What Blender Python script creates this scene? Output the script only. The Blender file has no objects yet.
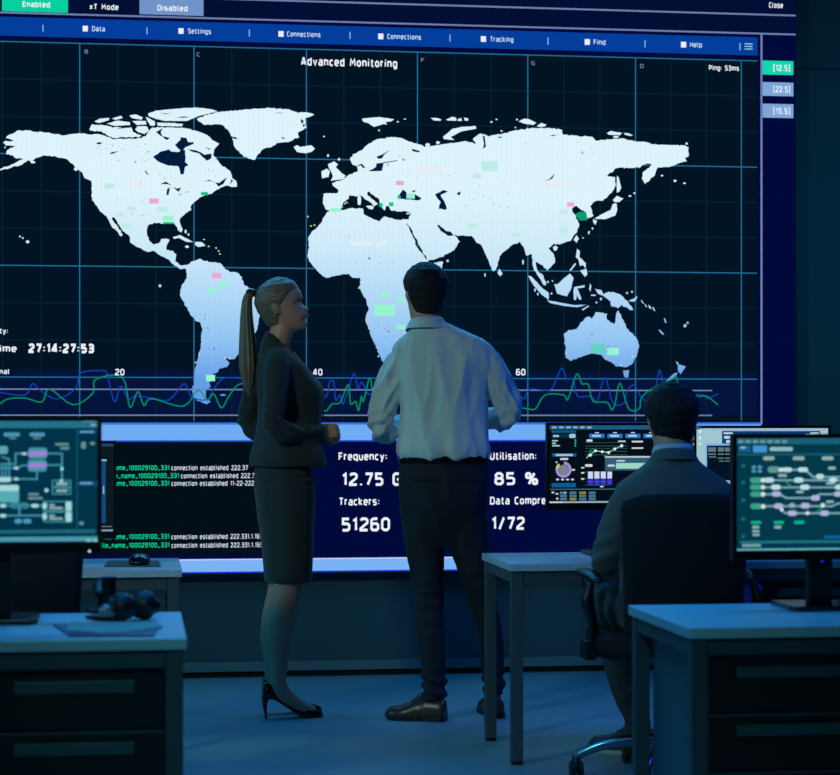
import bpy, math, random
from mathutils import Vector, noise
from mathutils.geometry import tessellate_polygon
random.seed(7)
C = bpy.context.scene.collection
PI = math.pi
F = 2000.0                      # focal length in pixels of an 840 px wide frame
TH = math.atan(F / 14200.0)     # the camera is turned 8 degrees from the wall's normal
EYE = Vector((0, 0, 1.2))
RT = Vector((math.cos(TH), -math.sin(TH), 0)); FW = Vector((math.sin(TH), math.cos(TH), 0)); UP = Vector((0, 0, 1))

def ray(px, py): return RT * ((px - 420) / F) + FW + UP * ((420 - py) / F)
def Q(px, py, Y):
    r = ray(px, py); return EYE + r * (Y / r.y)
def G(px, py, z=0.0):
    r = ray(px, py); return EYE + r * ((z - 1.2) / r.z)
def P(px, py, Z): return EYE + ray(px, py) * Z
def lin(c):
    return tuple((v / 255 / 12.92) if v / 255 <= .04045 else ((v / 255 + .055) / 1.055) ** 2.4 for v in c)

# ------------------------------------------------------------------ materials
MATS = {}
def mat(name, rgb, rough=.6, metal=0, bump=0, bscale=60, var=0, vscale=5, stretch=(1, 1, 1), spec=.5, sheen=0):
    if name in MATS: return MATS[name]
    m = bpy.data.materials.new(name); m.use_nodes = True
    nt = m.node_tree; b = nt.nodes['Principled BSDF']
    col = (*lin(rgb), 1)
    b.inputs['Base Color'].default_value = col
    b.inputs['Roughness'].default_value = rough; b.inputs['Metallic'].default_value = metal
    b.inputs['Specular IOR Level'].default_value = spec
    if sheen: b.inputs['Sheen Weight'].default_value = sheen
    tc = nt.nodes.new('ShaderNodeTexCoord'); mp = nt.nodes.new('ShaderNodeMapping')
    mp.inputs['Scale'].default_value = stretch
    nt.links.new(tc.outputs['Object'], mp.inputs['Vector'])
    if var:
        n = nt.nodes.new('ShaderNodeTexNoise'); n.inputs['Scale'].default_value = vscale; n.inputs['Detail'].default_value = 6
        nt.links.new(mp.outputs['Vector'], n.inputs['Vector'])
        mx = nt.nodes.new('ShaderNodeMix'); mx.data_type = 'RGBA'
        mx.inputs[6].default_value = tuple(c * (1 - var) for c in col[:3]) + (1,)
        mx.inputs[7].default_value = tuple(min(1, c * (1 + var)) for c in col[:3]) + (1,)
        nt.links.new(n.outputs['Fac'], mx.inputs[0]); nt.links.new(mx.outputs[2], b.inputs['Base Color'])
    if bump:
        n2 = nt.nodes.new('ShaderNodeTexNoise'); n2.inputs['Scale'].default_value = bscale; n2.inputs['Detail'].default_value = 4
        nt.links.new(mp.outputs['Vector'], n2.inputs['Vector'])
        bp = nt.nodes.new('ShaderNodeBump'); bp.inputs['Strength'].default_value = bump; bp.inputs['Distance'].default_value = .01
        nt.links.new(n2.outputs['Fac'], bp.inputs['Height']); nt.links.new(bp.outputs['Normal'], b.inputs['Normal'])
    MATS[name] = m
    return m
def emi(rgb, s=1.0):
    name = 'lit_%d_%d_%d_%.1f' % (*rgb, s)
    if name in MATS: return MATS[name]
    m = bpy.data.materials.new(name); m.use_nodes = True
    nt = m.node_tree; nt.nodes.clear()
    e = nt.nodes.new('ShaderNodeEmission'); o = nt.nodes.new('ShaderNodeOutputMaterial')
    e.inputs['Color'].default_value = (*lin(rgb), 1); e.inputs['Strength'].default_value = s
    nt.links.new(e.outputs[0], o.inputs[0]); MATS[name] = m
    return m
def land_material():
    # displayed land: pale at the top of the map, bluer at its bottom, with fine LED columns
    m = bpy.data.materials.new('map_land'); m.use_nodes = True
    nt = m.node_tree; nt.nodes.clear()
    e = nt.nodes.new('ShaderNodeEmission'); o = nt.nodes.new('ShaderNodeOutputMaterial')
    g = nt.nodes.new('ShaderNodeNewGeometry'); sp = nt.nodes.new('ShaderNodeSeparateXYZ')
    mr = nt.nodes.new('ShaderNodeMapRange'); mr.inputs['From Min'].default_value = 1.38; mr.inputs['From Max'].default_value = 2.25
    cr = nt.nodes.new('ShaderNodeValToRGB')
    el = cr.color_ramp.elements
    el[0].position = 0; el[0].color = (*lin((98, 158, 232)), 1)
    el[1].position = 1; el[1].color = (*lin((220, 243, 252)), 1)
    for p_, c_ in ((.22, (146, 196, 243)), (.5, (182, 219, 248)), (.72, (206, 234, 249))):
        k = el.new(p_); k.color = (*lin(c_), 1)
    w = nt.nodes.new('ShaderNodeTexWave'); w.bands_direction = 'X'; w.inputs['Scale'].default_value = 14; w.inputs['Distortion'].default_value = 0
    tc = nt.nodes.new('ShaderNodeTexCoord'); nt.links.new(tc.outputs['Object'], w.inputs['Vector'])
    m2 = nt.nodes.new('ShaderNodeMapRange'); m2.inputs['To Min'].default_value = .985; m2.inputs['To Max'].default_value = 1.012
    nt.links.new(w.outputs['Fac'], m2.inputs['Value']); nt.links.new(m2.outputs[0], e.inputs['Strength'])
    nt.links.new(g.outputs['Position'], sp.inputs[0]); nt.links.new(sp.outputs['Z'], mr.inputs['Value'])
    nt.links.new(mr.outputs[0], cr.inputs[0]); nt.links.new(cr.outputs[0], e.inputs['Color']); nt.links.new(e.outputs[0], o.inputs[0])
    return m

# ------------------------------------------------------------------ mesh builder (world coordinates unless the parent is None)
def spline(pts, n):
    out = []
    m = len(pts)
    for i in range(m - 1):
        p0 = pts[max(0, i - 1)]; p1 = pts[i]; p2 = pts[i + 1]; p3 = pts[min(m - 1, i + 2)]
        for k in range(n):
            t = k / n
            out.append([.5 * ((2 * b) + (-a + c) * t + (2 * a - 5 * b + 4 * c - d) * t * t + (-a + 3 * b - 3 * c + d) * t ** 3)
                        for a, b, c, d in zip(p0, p1, p2, p3)])
    out.append(list(pts[-1]))
    return out

class MB:
    def __init__(s): s.v = []; s.f = []
    def rings(s, rings, cap=True):
        n = len(rings[0]); b = len(s.v)
        for r in rings: s.v += [tuple(p) for p in r]
        for i in range(len(rings) - 1):
            for j in range(n):
                s.f.append((b + i * n + j, b + i * n + (j + 1) % n, b + (i + 1) * n + (j + 1) % n, b + (i + 1) * n + j))
        if cap:
            s.f.append(tuple(b + j for j in reversed(range(n))))
            s.f.append(tuple(b + (len(rings) - 1) * n + j for j in range(n)))
        return s
    def box(s, x0, y0, z0, x1, y1, z1):
        b = len(s.v)
        s.v += [(x0, y0, z0), (x1, y0, z0), (x1, y1, z0), (x0, y1, z0), (x0, y0, z1), (x1, y0, z1), (x1, y1, z1), (x0, y1, z1)]
        s.f += [tuple(b + i for i in q) for q in ((0, 3, 2, 1), (4, 5, 6, 7), (0, 1, 5, 4), (1, 2, 6, 5), (2, 3, 7, 6), (3, 0, 4, 7))]
        return s
    def cyl(s, p0, p1, r0, r1=None, n=20):
        r1 = r0 if r1 is None else r1
        return s.limb([(*p0, r0), (*p1, r1)], n=n, sub=1, dome=False)
    def limb(s, pts, n=20, sub=6, dome=True, flat=1.0, side=None):
        """a tube through (x,y,z,r) points; flat squashes it across SIDE"""
        sp = spline([tuple(p) for p in pts], sub)
        cs = [Vector(p[:3]) for p in sp]; rs = [p[3] for p in sp]
        rings = []
        ref = Vector(side) if side else None
        a = None
        for i, c in enumerate(cs):
            t = (cs[min(i + 1, len(cs) - 1)] - cs[max(i - 1, 0)]).normalized()
            if ref is not None: a = (ref - t * ref.dot(t)).normalized()
            elif a is None:
                h = Vector((0, 0, 1)) if abs(t.z) < .8 else Vector((0, 1, 0)); a = (h - t * h.dot(t)).normalized()
            else: a = (a - t * a.dot(t)).normalized()
            bb = t.cross(a)
            rings.append((c, a.copy(), bb, rs[i], t))
        out = []
        def mk(c, a, b_, r): return [c + a * (r * math.cos(2 * PI * k / n)) + b_ * (r * flat * math.sin(2 * PI * k / n)) for k in range(n)]
        if dome:
            c, a0, b0, r, t = rings[0]
            for k in (80, 60, 35, 15): out.append(mk(c - t * r * math.sin(math.radians(k)) * .9, a0, b0, r * math.cos(math.radians(k))))
        for c, a0, b0, r, t in rings: out.append(mk(c, a0, b0, r))
        if dome:
            c, a0, b0, r, t = rings[-1]
            for k in (15, 35, 60, 80): out.append(mk(c + t * r * math.sin(math.radians(k)) * .9, a0, b0, r * math.cos(math.radians(k))))
        return s.rings(out)
    def vloft(s, rows, n=48, sub=5, e=2.3):
        """horizontal rings (z, cx, cy, rx, ry)"""
        out = []
        for z, cx, cy, rx, ry in spline(rows, sub):
            rg = []
            for k in range(n):
                a = 2 * PI * k / n; ca, sa = math.cos(a), math.sin(a)
                rg.append((cx + rx * math.copysign(abs(ca) ** (2 / e), ca), cy + ry * math.copysign(abs(sa) ** (2 / e), sa), z))
            out.append(rg)
        return s.rings(out)
    def ball(s, c, r, n=16, m=10):
        rx, ry, rz = r if isinstance(r, tuple) else (r, r, r)
        out = []
        for i in range(1, m):
            a = PI * i / m - PI / 2
            out.append([(c[0] + rx * math.cos(a) * math.cos(2 * PI * k / n), c[1] + ry * math.cos(a) * math.sin(2 * PI * k / n), c[2] + rz * math.sin(a)) for k in range(n)])
        return s.rings(out)
    def poly(s, pts, T=0.0):
        """flat polygon (list of 3-D points on a y-plane)"""
        b = len(s.v); s.v += [tuple(p) for p in pts]
        for t in tessellate_polygon([[Vector((p[0], p[2], 0)) for p in pts]]):
            i, j, k = t
            A, B_, D = (s.v[b + q] for q in (i, j, k))
            cr = (B_[0] - A[0]) * (D[2] - A[2]) - (B_[2] - A[2]) * (D[0] - A[0])
            s.f.append((b + i, b + j, b + k) if cr > 0 else (b + i, b + k, b + j))
        return s
    def prism(s, outline, z0, z1):
        """vertical prism of an (x, y) outline, counter-clockwise"""
        return s.rings([[(x, y, z0) for x, y in outline], [(x, y, z1) for x, y in outline]])
    def build(s, name, m, parent=None, smooth=False, bevel=0, local=False):
        me = bpy.data.meshes.new(name)
        off = Vector((0, 0, 0)) if (parent is None or local) else WLOC[parent.name]
        me.from_pydata([Vector(v) - off for v in s.v], [], s.f); me.update()
        if smooth: me.polygons.foreach_set('use_smooth', [True] * len(me.polygons))
        if isinstance(m, (list, tuple)):
            for q in m: me.materials.append(q)
        else: me.materials.append(m)
        o = bpy.data.objects.new(name, me); C.objects.link(o)
        if parent is not None: o.parent = parent
        WLOC[o.name] = off
        if bevel:
            b = o.modifiers.new('bevel', 'BEVEL'); b.width = bevel; b.segments = 2; b.limit_method = 'ANGLE'
        return o
WLOC = {}
def tag(o, label, cat, group=None):
    o['label'] = label; o['category'] = cat
    if group: o['group'] = group
    return o
def thing(name, label, cat, loc=(0, 0, 0), rotz=0, group=None):
    o = bpy.data.objects.new(name, None); C.objects.link(o); o.location = loc; o.rotation_euler = (0, 0, rotz)
    o.empty_display_size = .1
    WLOC[o.name] = Vector(loc)
    return tag(o, label, cat, group)
def struct(o): o['kind'] = 'structure'; return o
def copy_tree(o, parent=None):
    c = o.copy(); C.objects.link(c); WLOC[c.name] = WLOC[o.name]
    if parent is not None: c.parent = parent
    for ch in [x for x in bpy.data.objects if x.parent == o]: copy_tree(ch, c)
    return c
def solidify(mb, voxel, iters=4):
    """fuse overlapping lofts into one continuous surface and return (verts, faces)"""
    me = bpy.data.meshes.new('tmp'); me.from_pydata(mb.v, [], mb.f); me.update()
    o = bpy.data.objects.new('tmp', me); C.objects.link(o)
    r = o.modifiers.new('r', 'REMESH'); r.mode = 'VOXEL'; r.voxel_size = voxel
    if iters:
        sm = o.modifiers.new('s', 'SMOOTH'); sm.factor = .5; sm.iterations = iters
    dg = bpy.context.evaluated_depsgraph_get(); dg.update()
    m2 = bpy.data.meshes.new_from_object(o.evaluated_get(dg))
    bpy.data.objects.remove(o); bpy.data.meshes.remove(me)
    return m2
def from_mesh(me, name, m, parent=None, disp=None):
    me.name = name
    if disp:
        ns = [v.normal.copy() for v in me.vertices]
        for v, nn in zip(me.vertices, ns): v.co = v.co + nn * disp(v.co, nn)
    me.update(); me.polygons.foreach_set('use_smooth', [True] * len(me.polygons))
    me.materials.clear(); me.materials.append(m)
    o = bpy.data.objects.new(name, me); C.objects.link(o)
    if parent is not None: o.parent = parent
    WLOC[o.name] = Vector((0, 0, 0))
    return o

# ================================================================== ROOM
M_floor = mat('concrete_floor', (104, 140, 150), rough=.5, bump=.06, bscale=9, var=.22, vscale=1.6)
M_wall = mat('painted_wall', (44, 82, 92), rough=.8, var=.05, vscale=3)
M_plinth = mat('plinth_paint', (76, 112, 122), rough=.75)
M_dark = mat('dark_void', (14, 16, 18), rough=.9)
WY = 9.37
X0, X1, Y0, ZC = -5.2, 6.2, -1.6, 3.3
struct(MB().box(X0, Y0, -.1, X1, WY + .3, 0).build('floor', M_floor))
struct(MB().box(X0, Y0, ZC, X1, WY + .3, ZC + .1).build('ceiling', mat('ceiling_paint', (45, 50, 55), rough=.9)))
struct(MB().box(X0 - .1, Y0, 0, X0, WY + .3, ZC).build('wall_left', M_wall))
struct(MB().box(X1, Y0, 0, X1 + .1, WY + .3, ZC).build('wall_right', M_wall))
struct(MB().box(X0, Y0 - .1, 0, X1, Y0, ZC).build('wall_near', mat('near_wall', (70, 78, 84), rough=.9)))
# far wall: panels with a fine horizontal joint above eye level
zj = Q(820, 69.5, WY).z
wb = MB().box(X0, WY, .02, X1, WY + .1, zj - .006); wb.box(X0, WY, zj + .006, X1, WY + .1, ZC); wb.box(X0, WY + .02, zj - .006, X1, WY + .1, zj + .006)
struct(wb.build('wall_far', M_wall))
struct(MB().box(X0, WY - .035, .028, X1, WY, .072).build('baseboard_far', M_plinth, bevel=.003))
struct(MB().box(X0, WY - .012, 0, X1, WY, .028).build('dark_gap_strip', M_dark))  # gap under the baseboard, its shade put into a near-black strip

# ================================================================== VIDEO WALL
SY = 9.28                          # plane of the display's face
def S(px, py, k=0): return Q(px, py, SY - .0012 * k)
def sz(px, py): return Q(px, py, SY).z
def sx(px): return Q(px, 300, SY).x
vw = thing('video_wall', 'huge wall display with a glowing world map above a band of readouts', 'display', (1.0, SY, .45))
xr = sx(796); xl = -4.0
zb = sz(560, 569.2); zt = 3.28
MB().box(xl, SY + .002, zb - .012, xr + .006, SY + .075, zt).build('housing', mat('display_housing', (20, 22, 26), rough=.5), vw)
MB().box(xl, SY, zb, xr, SY + .0015, zt).build('display_panel', emi((1, 9, 58)), vw)
def srect(mb, p0, p1, k, left=None, right=None):
    """axis-aligned rectangle on the display between two picture points (top-left, bottom-right)"""
    a = S(*p0, k); b = S(*p1, k)
    x0 = a.x if left is None else left; x1 = b.x if right is None else right
    return mb.poly([(x0, a.y, b.z), (x1, a.y, b.z), (x1, a.y, a.z), (x0, a.y, a.z)])
def sline(mb, pts, w, k, closed=False):
    """polyline of width w metres"""
    P3 = [S(x, y, k) for x, y in pts]
    for a, b in zip(P3[:-1], P3[1:]):
        d = Vector((b.x - a.x, 0, b.z - a.z))
        if d.length < 1e-6: continue
        d.normalize(); n = Vector((-d.z, 0, d.x)) * (w / 2); e = d * (w * .35)
        mb.v += [tuple(a - n - e), tuple(b - n + e), tuple(b + n + e), tuple(a + n - e)]
        q = len(mb.v); mb.f.append((q - 4, q - 3, q - 2, q - 1))
    return mb
def _R(x0, y0, x1, y1, c=.16):
    return [(x0 + c, y0), (x1 - c, y0), (x1, y0 + c), (x1, y1 - c), (x1 - c, y1), (x0 + c, y1), (x0, y1 - c), (x0, y0 + c), (x0 + c, y0)]
h_ = .74
GLYPH = {' ': (.3, []), '0': (.56, [_R(0, 0, .56, 1)]), '1': (.26, [[(0, .8), (.22, 1), (.22, 0)]]), '2': (.56, [[(0, .86), (.12, 1), (.44, 1), (.56, .88), (.56, .64), (0, .14), (0, 0), (.58, 0)]]),
 '3': (.56, [[(0, 1), (.44, 1), (.56, .88), (.56, .64), (.44, .52), (.1, .52)], [(.44, .52), (.56, .4), (.56, .12), (.44, 0), (0, 0)]]), '4': (.58, [[(.42, 0), (.42, 1), (.34, 1), (0, .3), (0, .24), (.6, .24)]]),
 '5': (.56, [[(.54, 1), (.04, 1), (.04, .57), (.42, .57), (.56, .44), (.56, .12), (.44, 0), (0, 0)]]), '6': (.56, [[(.5, 1), (.14, 1), (0, .86), (0, .12), (.12, 0), (.44, 0), (.56, .12), (.56, .44), (.44, .56), (0, .56)]]),
 '7': (.54, [[(0, 1), (.54, 1), (.54, .92), (.2, 0)]]), '8': (.56, [_R(.03, .53, .53, 1, .14), _R(0, 0, .56, .53, .14)]), '9': (.56, [[(.06, 0), (.42, 0), (.56, .14), (.56, .88), (.44, 1), (.12, 1), (0, .88), (0, .58), (.12, .46), (.56, .46)]]),
 '/': (.42, [[(0, -.05), (.42, 1.05)]]), '%': (.84, [_R(0, .58, .3, 1, .08), _R(.54, 0, .84, .42, .08), [(.2, -.02), (.64, 1.02)]]), ':': (.08, [[(.04, .1), (.04, .24)], [(.04, .56), (.04, .7)]]), '.': (.08, [[(.04, -.06), (.04, .08)]]), '-': (.3, [[(0, .42), (.3, .42)]]),
 '_': (.46, [[(0, -.06), (.46, -.06)]]), '[': (.2, [[(.2, 1.12), (0, 1.12), (0, -.14), (.2, -.14)]]), ']': (.2, [[(0, 1.12), (.2, 1.12), (.2, -.14), (0, -.14)]]), '|': (.06, [[(.03, 1.05), (.03, -.1)]]),
 'a': (.48, [[(.05, h_), (.36, h_), (.48, .62), (.48, 0), (.12, 0), (0, .1), (0, .3), (.1, .4), (.48, .4)]]), 'b': (.48, [[(0, 1.05), (0, 0), (.36, 0), (.48, .12), (.48, .62), (.36, h_), (0, h_)]]), 'c': (.42, [[(.42, h_), (.12, h_), (0, .62), (0, .12), (.12, 0), (.42, 0)]]),
 'd': (.48, [[(.48, 1.05), (.48, 0), (.12, 0), (0, .12), (0, .62), (.12, h_), (.48, h_)]]), 'e': (.48, [[(.44, 0), (.12, 0), (0, .12), (0, .62), (.12, h_), (.36, h_), (.48, .62), (.48, .38), (0, .38)]]), 'f': (.32, [[(.34, 1.05), (.22, 1.05), (.12, .95), (.12, 0)], [(0, h_), (.32, h_)]]),
 'g': (.48, [[(.48, h_), (.48, -.12), (.38, -.25), (.06, -.25)], [(.48, 0), (.12, 0), (0, .12), (0, .62), (.12, h_), (.48, h_)]]), 'h': (.48, [[(0, 1.05), (0, 0)], [(0, h_), (.36, h_), (.48, .62), (.48, 0)]]), 'i': (.06, [[(.03, 0), (.03, h_)], [(.03, .93), (.03, 1.06)]]),
 'k': (.46, [[(0, 1.05), (0, 0)], [(.44, h_), (.06, .38), (.46, 0)]]), 'l': (.16, [[(.02, 1.05), (.02, .1), (.1, 0), (.17, 0)]]), 'm': (.8, [[(0, 0), (0, h_), (.7, h_), (.8, .64), (.8, 0)], [(.4, h_), (.4, 0)]]), 'n': (.48, [[(0, 0), (0, h_), (.36, h_), (.48, .62), (.48, 0)]]), 'o': (.48, [_R(0, 0, .48, h_)]),
 'p': (.48, [[(0, -.27), (0, h_), (.36, h_), (.48, .62), (.48, .12), (.36, 0), (0, 0)]]), 'q': (.48, [[(.48, -.27), (.48, h_), (.12, h_), (0, .62), (0, .12), (.12, 0), (.48, 0)]]), 'r': (.28, [[(0, 0), (0, h_), (.28, h_)]]), 's': (.46, [[(.44, h_), (.1, h_), (0, .64), (0, .46), (.1, .39), (.36, .37), (.46, .3), (.46, .1), (.36, 0), (0, 0)]]),
 't': (.32, [[(.11, 1), (.11, .1), (.21, 0), (.34, 0)], [(0, h_), (.32, h_)]]), 'u': (.48, [[(0, h_), (0, .12), (.12, 0), (.48, 0)], [(.48, h_), (.48, 0)]]), 'v': (.48, [[(0, h_), (.24, 0), (.48, h_)]]), 'x': (.46, [[(0, h_), (.46, 0)], [(0, 0), (.46, h_)]]), 'y': (.48, [[(0, h_), (.25, 0)], [(.5, h_), (.2, -.25), (.06, -.25)]]), 'z': (.42, [[(0, h_), (.42, h_), (0, 0), (.42, 0)]]),
 'A': (.6, [[(0, 0), (.26, 1), (.34, 1), (.6, 0)], [(.1, .28), (.5, .28)]]), 'B': (.54, [_R(0, 0, .54, .53, .1), _R(0, .53, .5, 1, .1), [(0, 0), (0, 1)]]), 'C': (.48, [[(.48, 1), (.14, 1), (0, .86), (0, .14), (.14, 0), (.48, 0)]]), 'D': (.56, [[(0, 0), (0, 1), (.4, 1), (.56, .84), (.56, .16), (.4, 0), (0, 0)]]),
 'E': (.46, [[(.46, 1), (0, 1), (0, 0), (.46, 0)], [(0, .52), (.4, .52)]]), 'F': (.46, [[(.46, 1), (0, 1), (0, 0)], [(0, .5), (.4, .5)]]), 'G': (.54, [[(.52, 1), (.14, 1), (0, .86), (0, .14), (.14, 0), (.54, 0), (.54, .48), (.3, .48)]]), 'H': (.56, [[(0, 0), (0, 1)], [(.56, 0), (.56, 1)], [(0, .52), (.56, .52)]]),
 'M': (.7, [[(0, 0), (.06, 1), (.35, .4), (.64, 1), (.7, 0)]]), 'P': (.52, [[(0, 0), (0, 1), (.4, 1), (.52, .88), (.52, .52), (.4, .4), (0, .4)]]), 'S': (.5, [[(.5, 1), (.12, 1), (0, .88), (0, .64), (.12, .54), (.4, .48), (.52, .38), (.52, .12), (.4, 0), (0, 0)]]), 'T': (.54, [[(0, 1), (.54, 1)], [(.27, 1), (.27, 0)]]), 'U': (.56, [[(0, 1), (0, .14), (.14, 0), (.42, 0), (.56, .14), (.56, 1)]])}
def text(body, x0, base, x1, cap, m, parent, name='text', plane=None, off=.005, fat=.02):
    """flat squarish lettering from picture x0 to x1, standing on the picture line base; cap = letter height in pixels"""
    Yp = (SY if plane is None else plane) - off
    w = .145 + 2.6 * fat; gap = .16 + w
    segs = []; pen = w / 2
    for ch in body:
        gw, pl = GLYPH[ch]
        for l in pl: segs.append([(x + pen, y * (1 - w) + w / 2) for x, y in l])
        pen += gw + gap
    tot = pen - gap + w / 2
    A = Q(x0, base, Yp); B = Q(x1, base, Yp); capz = Q(x0, base - cap, Yp).z - A.z
    kx = (B.x - A.x) / tot; kz = capz
    mb = MB()
    for l in segs:
        n = len(l); closed = l[0] == l[-1] and n > 3
        L = []; Rr = []
        for i, (x, y) in enumerate(l):
            a = l[i - 1] if i else (l[-2] if closed else None); c = l[i + 1] if i < n - 1 else (l[1] if closed else None)
            d1 = (x - a[0], y - a[1]) if a else None; d2 = (c[0] - x, c[1] - y) if c else None
            def nz(d):
                q = math.hypot(*d) or 1; return (-d[1] / q, d[0] / q)
            if d1 and d2:
                n1, n2 = nz(d1), nz(d2); mx_, my_ = n1[0] + n2[0], n1[1] + n2[1]; q = math.hypot(mx_, my_) or 1
                mx_, my_ = mx_ / q, my_ / q; dot = max(.6, mx_ * n1[0] + my_ * n1[1]); nn = (mx_ / dot, my_ / dot)
            else: nn = nz(d1 or d2)
            L.append((x + nn[0] * w / 2, y + nn[1] * w / 2)); Rr.append((x - nn[0] * w / 2, y - nn[1] * w / 2))
        b = len(mb.v)
        for p, q in zip(L, Rr):
            mb.v.append((A.x + p[0] * kx, A.y, A.z + p[1] * kz)); mb.v.append((A.x + q[0] * kx, A.y, A.z + q[1] * kz))
        for i in range(n - 1): mb.f.append((b + 2 * i + 1, b + 2 * i + 3, b + 2 * i + 2, b + 2 * i))
    return mb.build(name, m, parent)

WHITE = emi((236, 240, 250)); CYANL = emi((34, 112, 156)); PURP = emi((112, 128, 176)); GREEN = emi((0, 214, 160)); GREY = emi((126, 160, 208))
# panels of the picture
mp = MB(); srect(mp, (0, 37.5), (757, 417), 1, left=xl)
a = S(757, 58, 1); 
mp = MB(); zt_map = S(757, 59.5, 1).z; zb_map = S(757, 421, 1).z
mp.poly([(xl, SY - .0012, zb_map), (S(757, 100, 1).x, SY - .0012, zb_map), (S(757, 100, 1).x, SY - .0012, zt_map), (xl, SY - .0012, zt_map)])
mappanel = mp.build('map_panel', emi((2, 20, 36)), vw)
hb = MB(); srect(hb, (0, 0), (795, 14), 1, left=xl, right=xr)
hb = MB(); z_l1 = sz(795, 34.7); z_l0 = sz(795, 15.7)
hb.poly([(xl, SY - .0012, z_l1), (xr - .004, SY - .0012, z_l1), (xr - .004, SY - .0012, zt - .01), (xl, SY - .0012, zt - .01)])
hb.build('header_panel', emi((2, 14, 52)), vw)
mbp = MB(); zm1 = sz(755, 37.5); zm0 = sz(755, 55.5)
mbp.poly([(xl, SY - .0024, zm0), (sx(757.5), SY - .0024, zm0), (sx(757.5), SY - .0024, zm1), (xl, SY - .0024, zm1)])
menu = mbp.build('menu_bar', emi((4, 62, 156)), vw)
cp = MB(); zc1 = sz(200, 441); zc0 = sz(200, 553.5)
cp.poly([(xl, SY - .0012, zc0), (sx(297), SY - .0012, zc0), (sx(297), SY - .0012, zc1), (xl, SY - .0012, zc1)])
cp.build('console_panel', emi((2, 15, 23)), vw)
bd = MB(); z1 = sz(400, 423.5); z0 = sz(400, 440.8)
bd.poly([(xl, SY - .002, z0), (sx(761), SY - .002, z0), (sx(761), SY - .002, z1), (xl, SY - .002, z1)])
bd.build('divider_band', emi((112, 172, 242)), vw)
e_ = MB(); e_.poly([(xl, SY - .003, z0 - .003), (sx(761), SY - .003, z0 - .003), (sx(761), SY - .003, z0 + .004), (xl, SY - .003, z0 + .004)]); e_.build('band_edge', emi((30, 74, 214)), vw)
bd = MB(); z1 = sz(400, 557.4); z0 = sz(400, 570.4)
bd.poly([(xl, SY - .002, z0), (xr - .003, SY - .002, z0), (xr - .003, SY - .002, z1), (xl, SY - .002, z1)])
bd.build('bottom_band', emi((122, 178, 244)), vw)
for nm, za_, zb2, c_ in (('band_edge', z1 - .005, z1 + .001, (190, 206, 250)), ('band_edge', z0 - .004, z0 + .003, (24, 52, 206))):
    e_ = MB(); e_.poly([(xl, SY - .003, za_), (xr - .003, SY - .003, za_), (xr - .003, SY - .003, zb2), (xl, SY - .003, zb2)]); e_.build(nm, emi(c_), vw)
sp_ = MB(); z1 = sz(0, 370); z0 = sz(0, 415)
sp_.poly([(xl, SY - .0018, z0), (sx(757), SY - .0018, z0), (sx(757), SY - .0018, z1), (xl, SY - .0018, z1)])
sp_.build('signal_panel', emi((3, 20, 58)), vw)
# frame lines
fl = MB()
sline(fl, [(795, 34.7), (795, 34.7)], .006, 3)
for zz in (z_l1, z_l0):
    fl.poly([(xl, SY - .0036, zz - .004), (xr - .003, SY - .0036, zz - .004), (xr - .003, SY - .0036, zz + .004), (xl, SY - .0036, zz + .004)])
fl.poly([(sx(760.3), SY - .0036, sz(761, 424)), (sx(762.2), SY - .0036, sz(761, 424)), (sx(762.2), SY - .0036, z_l1), (sx(760.3), SY - .0036, z_l1)])
for yy in (389.3, 415.2):
    zz = sz(100, yy); fl.poly([(xl, SY - .0036, zz - .003), (sx(712), SY - .0036, zz - .003), (sx(712), SY - .0036, zz + .003), (xl, SY - .0036, zz + .003)])
fl.build('frame_lines', PURP, vw)
bl = MB(); z1 = sz(700, 424.5); bl.poly([(xl, SY - .003, z1), (sx(762), SY - .003, z1), (sx(762), SY - .003, z1 + .010), (xl, SY - .003, z1 + .010)])
bl.build('divider_edge', emi((60, 110, 220)), vw)
# map grid
zrow = [sz(0, 41 + .4), sz(0, 153.5), sz(0, 265.2), sz(0, 377)]
gb = MB(); gf = MB()
gx = [sx(q) for q in (79.7, 194.0, 306.4, 417.4, 527.7, 635.4, 741.2)]
gx = [gx[0] - (gx[1] - gx[0]) * k for k in (3, 2, 1)] + gx
def vline(mb, x, za, zb_, w, k): mb.poly([(x - w / 2, SY - .0012 * k, za), (x + w / 2, SY - .0012 * k, za), (x + w / 2, SY - .0012 * k, zb_), (x - w / 2, SY - .0012 * k, zb_)])
def hline(mb, z, xa, xb, w, k): mb.poly([(xa, SY - .0012 * k, z - w / 2), (xb, SY - .0012 * k, z - w / 2), (xb, SY - .0012 * k, z + w / 2), (xa, SY - .0012 * k, z + w / 2)])
for x in gx: vline(gb, x, zb_map, zrow[0], .0048, 2)
for z in zrow: hline(gb, z, xl, sx(757), .0048, 2)
for i in range(len(gx) - 1):
    for t in (1 / 3, 2 / 3): vline(gf, gx[i] + (gx[i + 1] - gx[i]) * t, zb_map, zrow[0], .005, 1.6)
for i in range(3):
    for t in (1 / 3, 2 / 3): hline(gf, zrow[i] + (zrow[i + 1] - zrow[i]) * t, xl, sx(757), .005, 1.6)
gb.build('map_grid', CYANL, vw); gf.build('fine_map_grid', emi((5, 34, 50)), vw)

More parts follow.
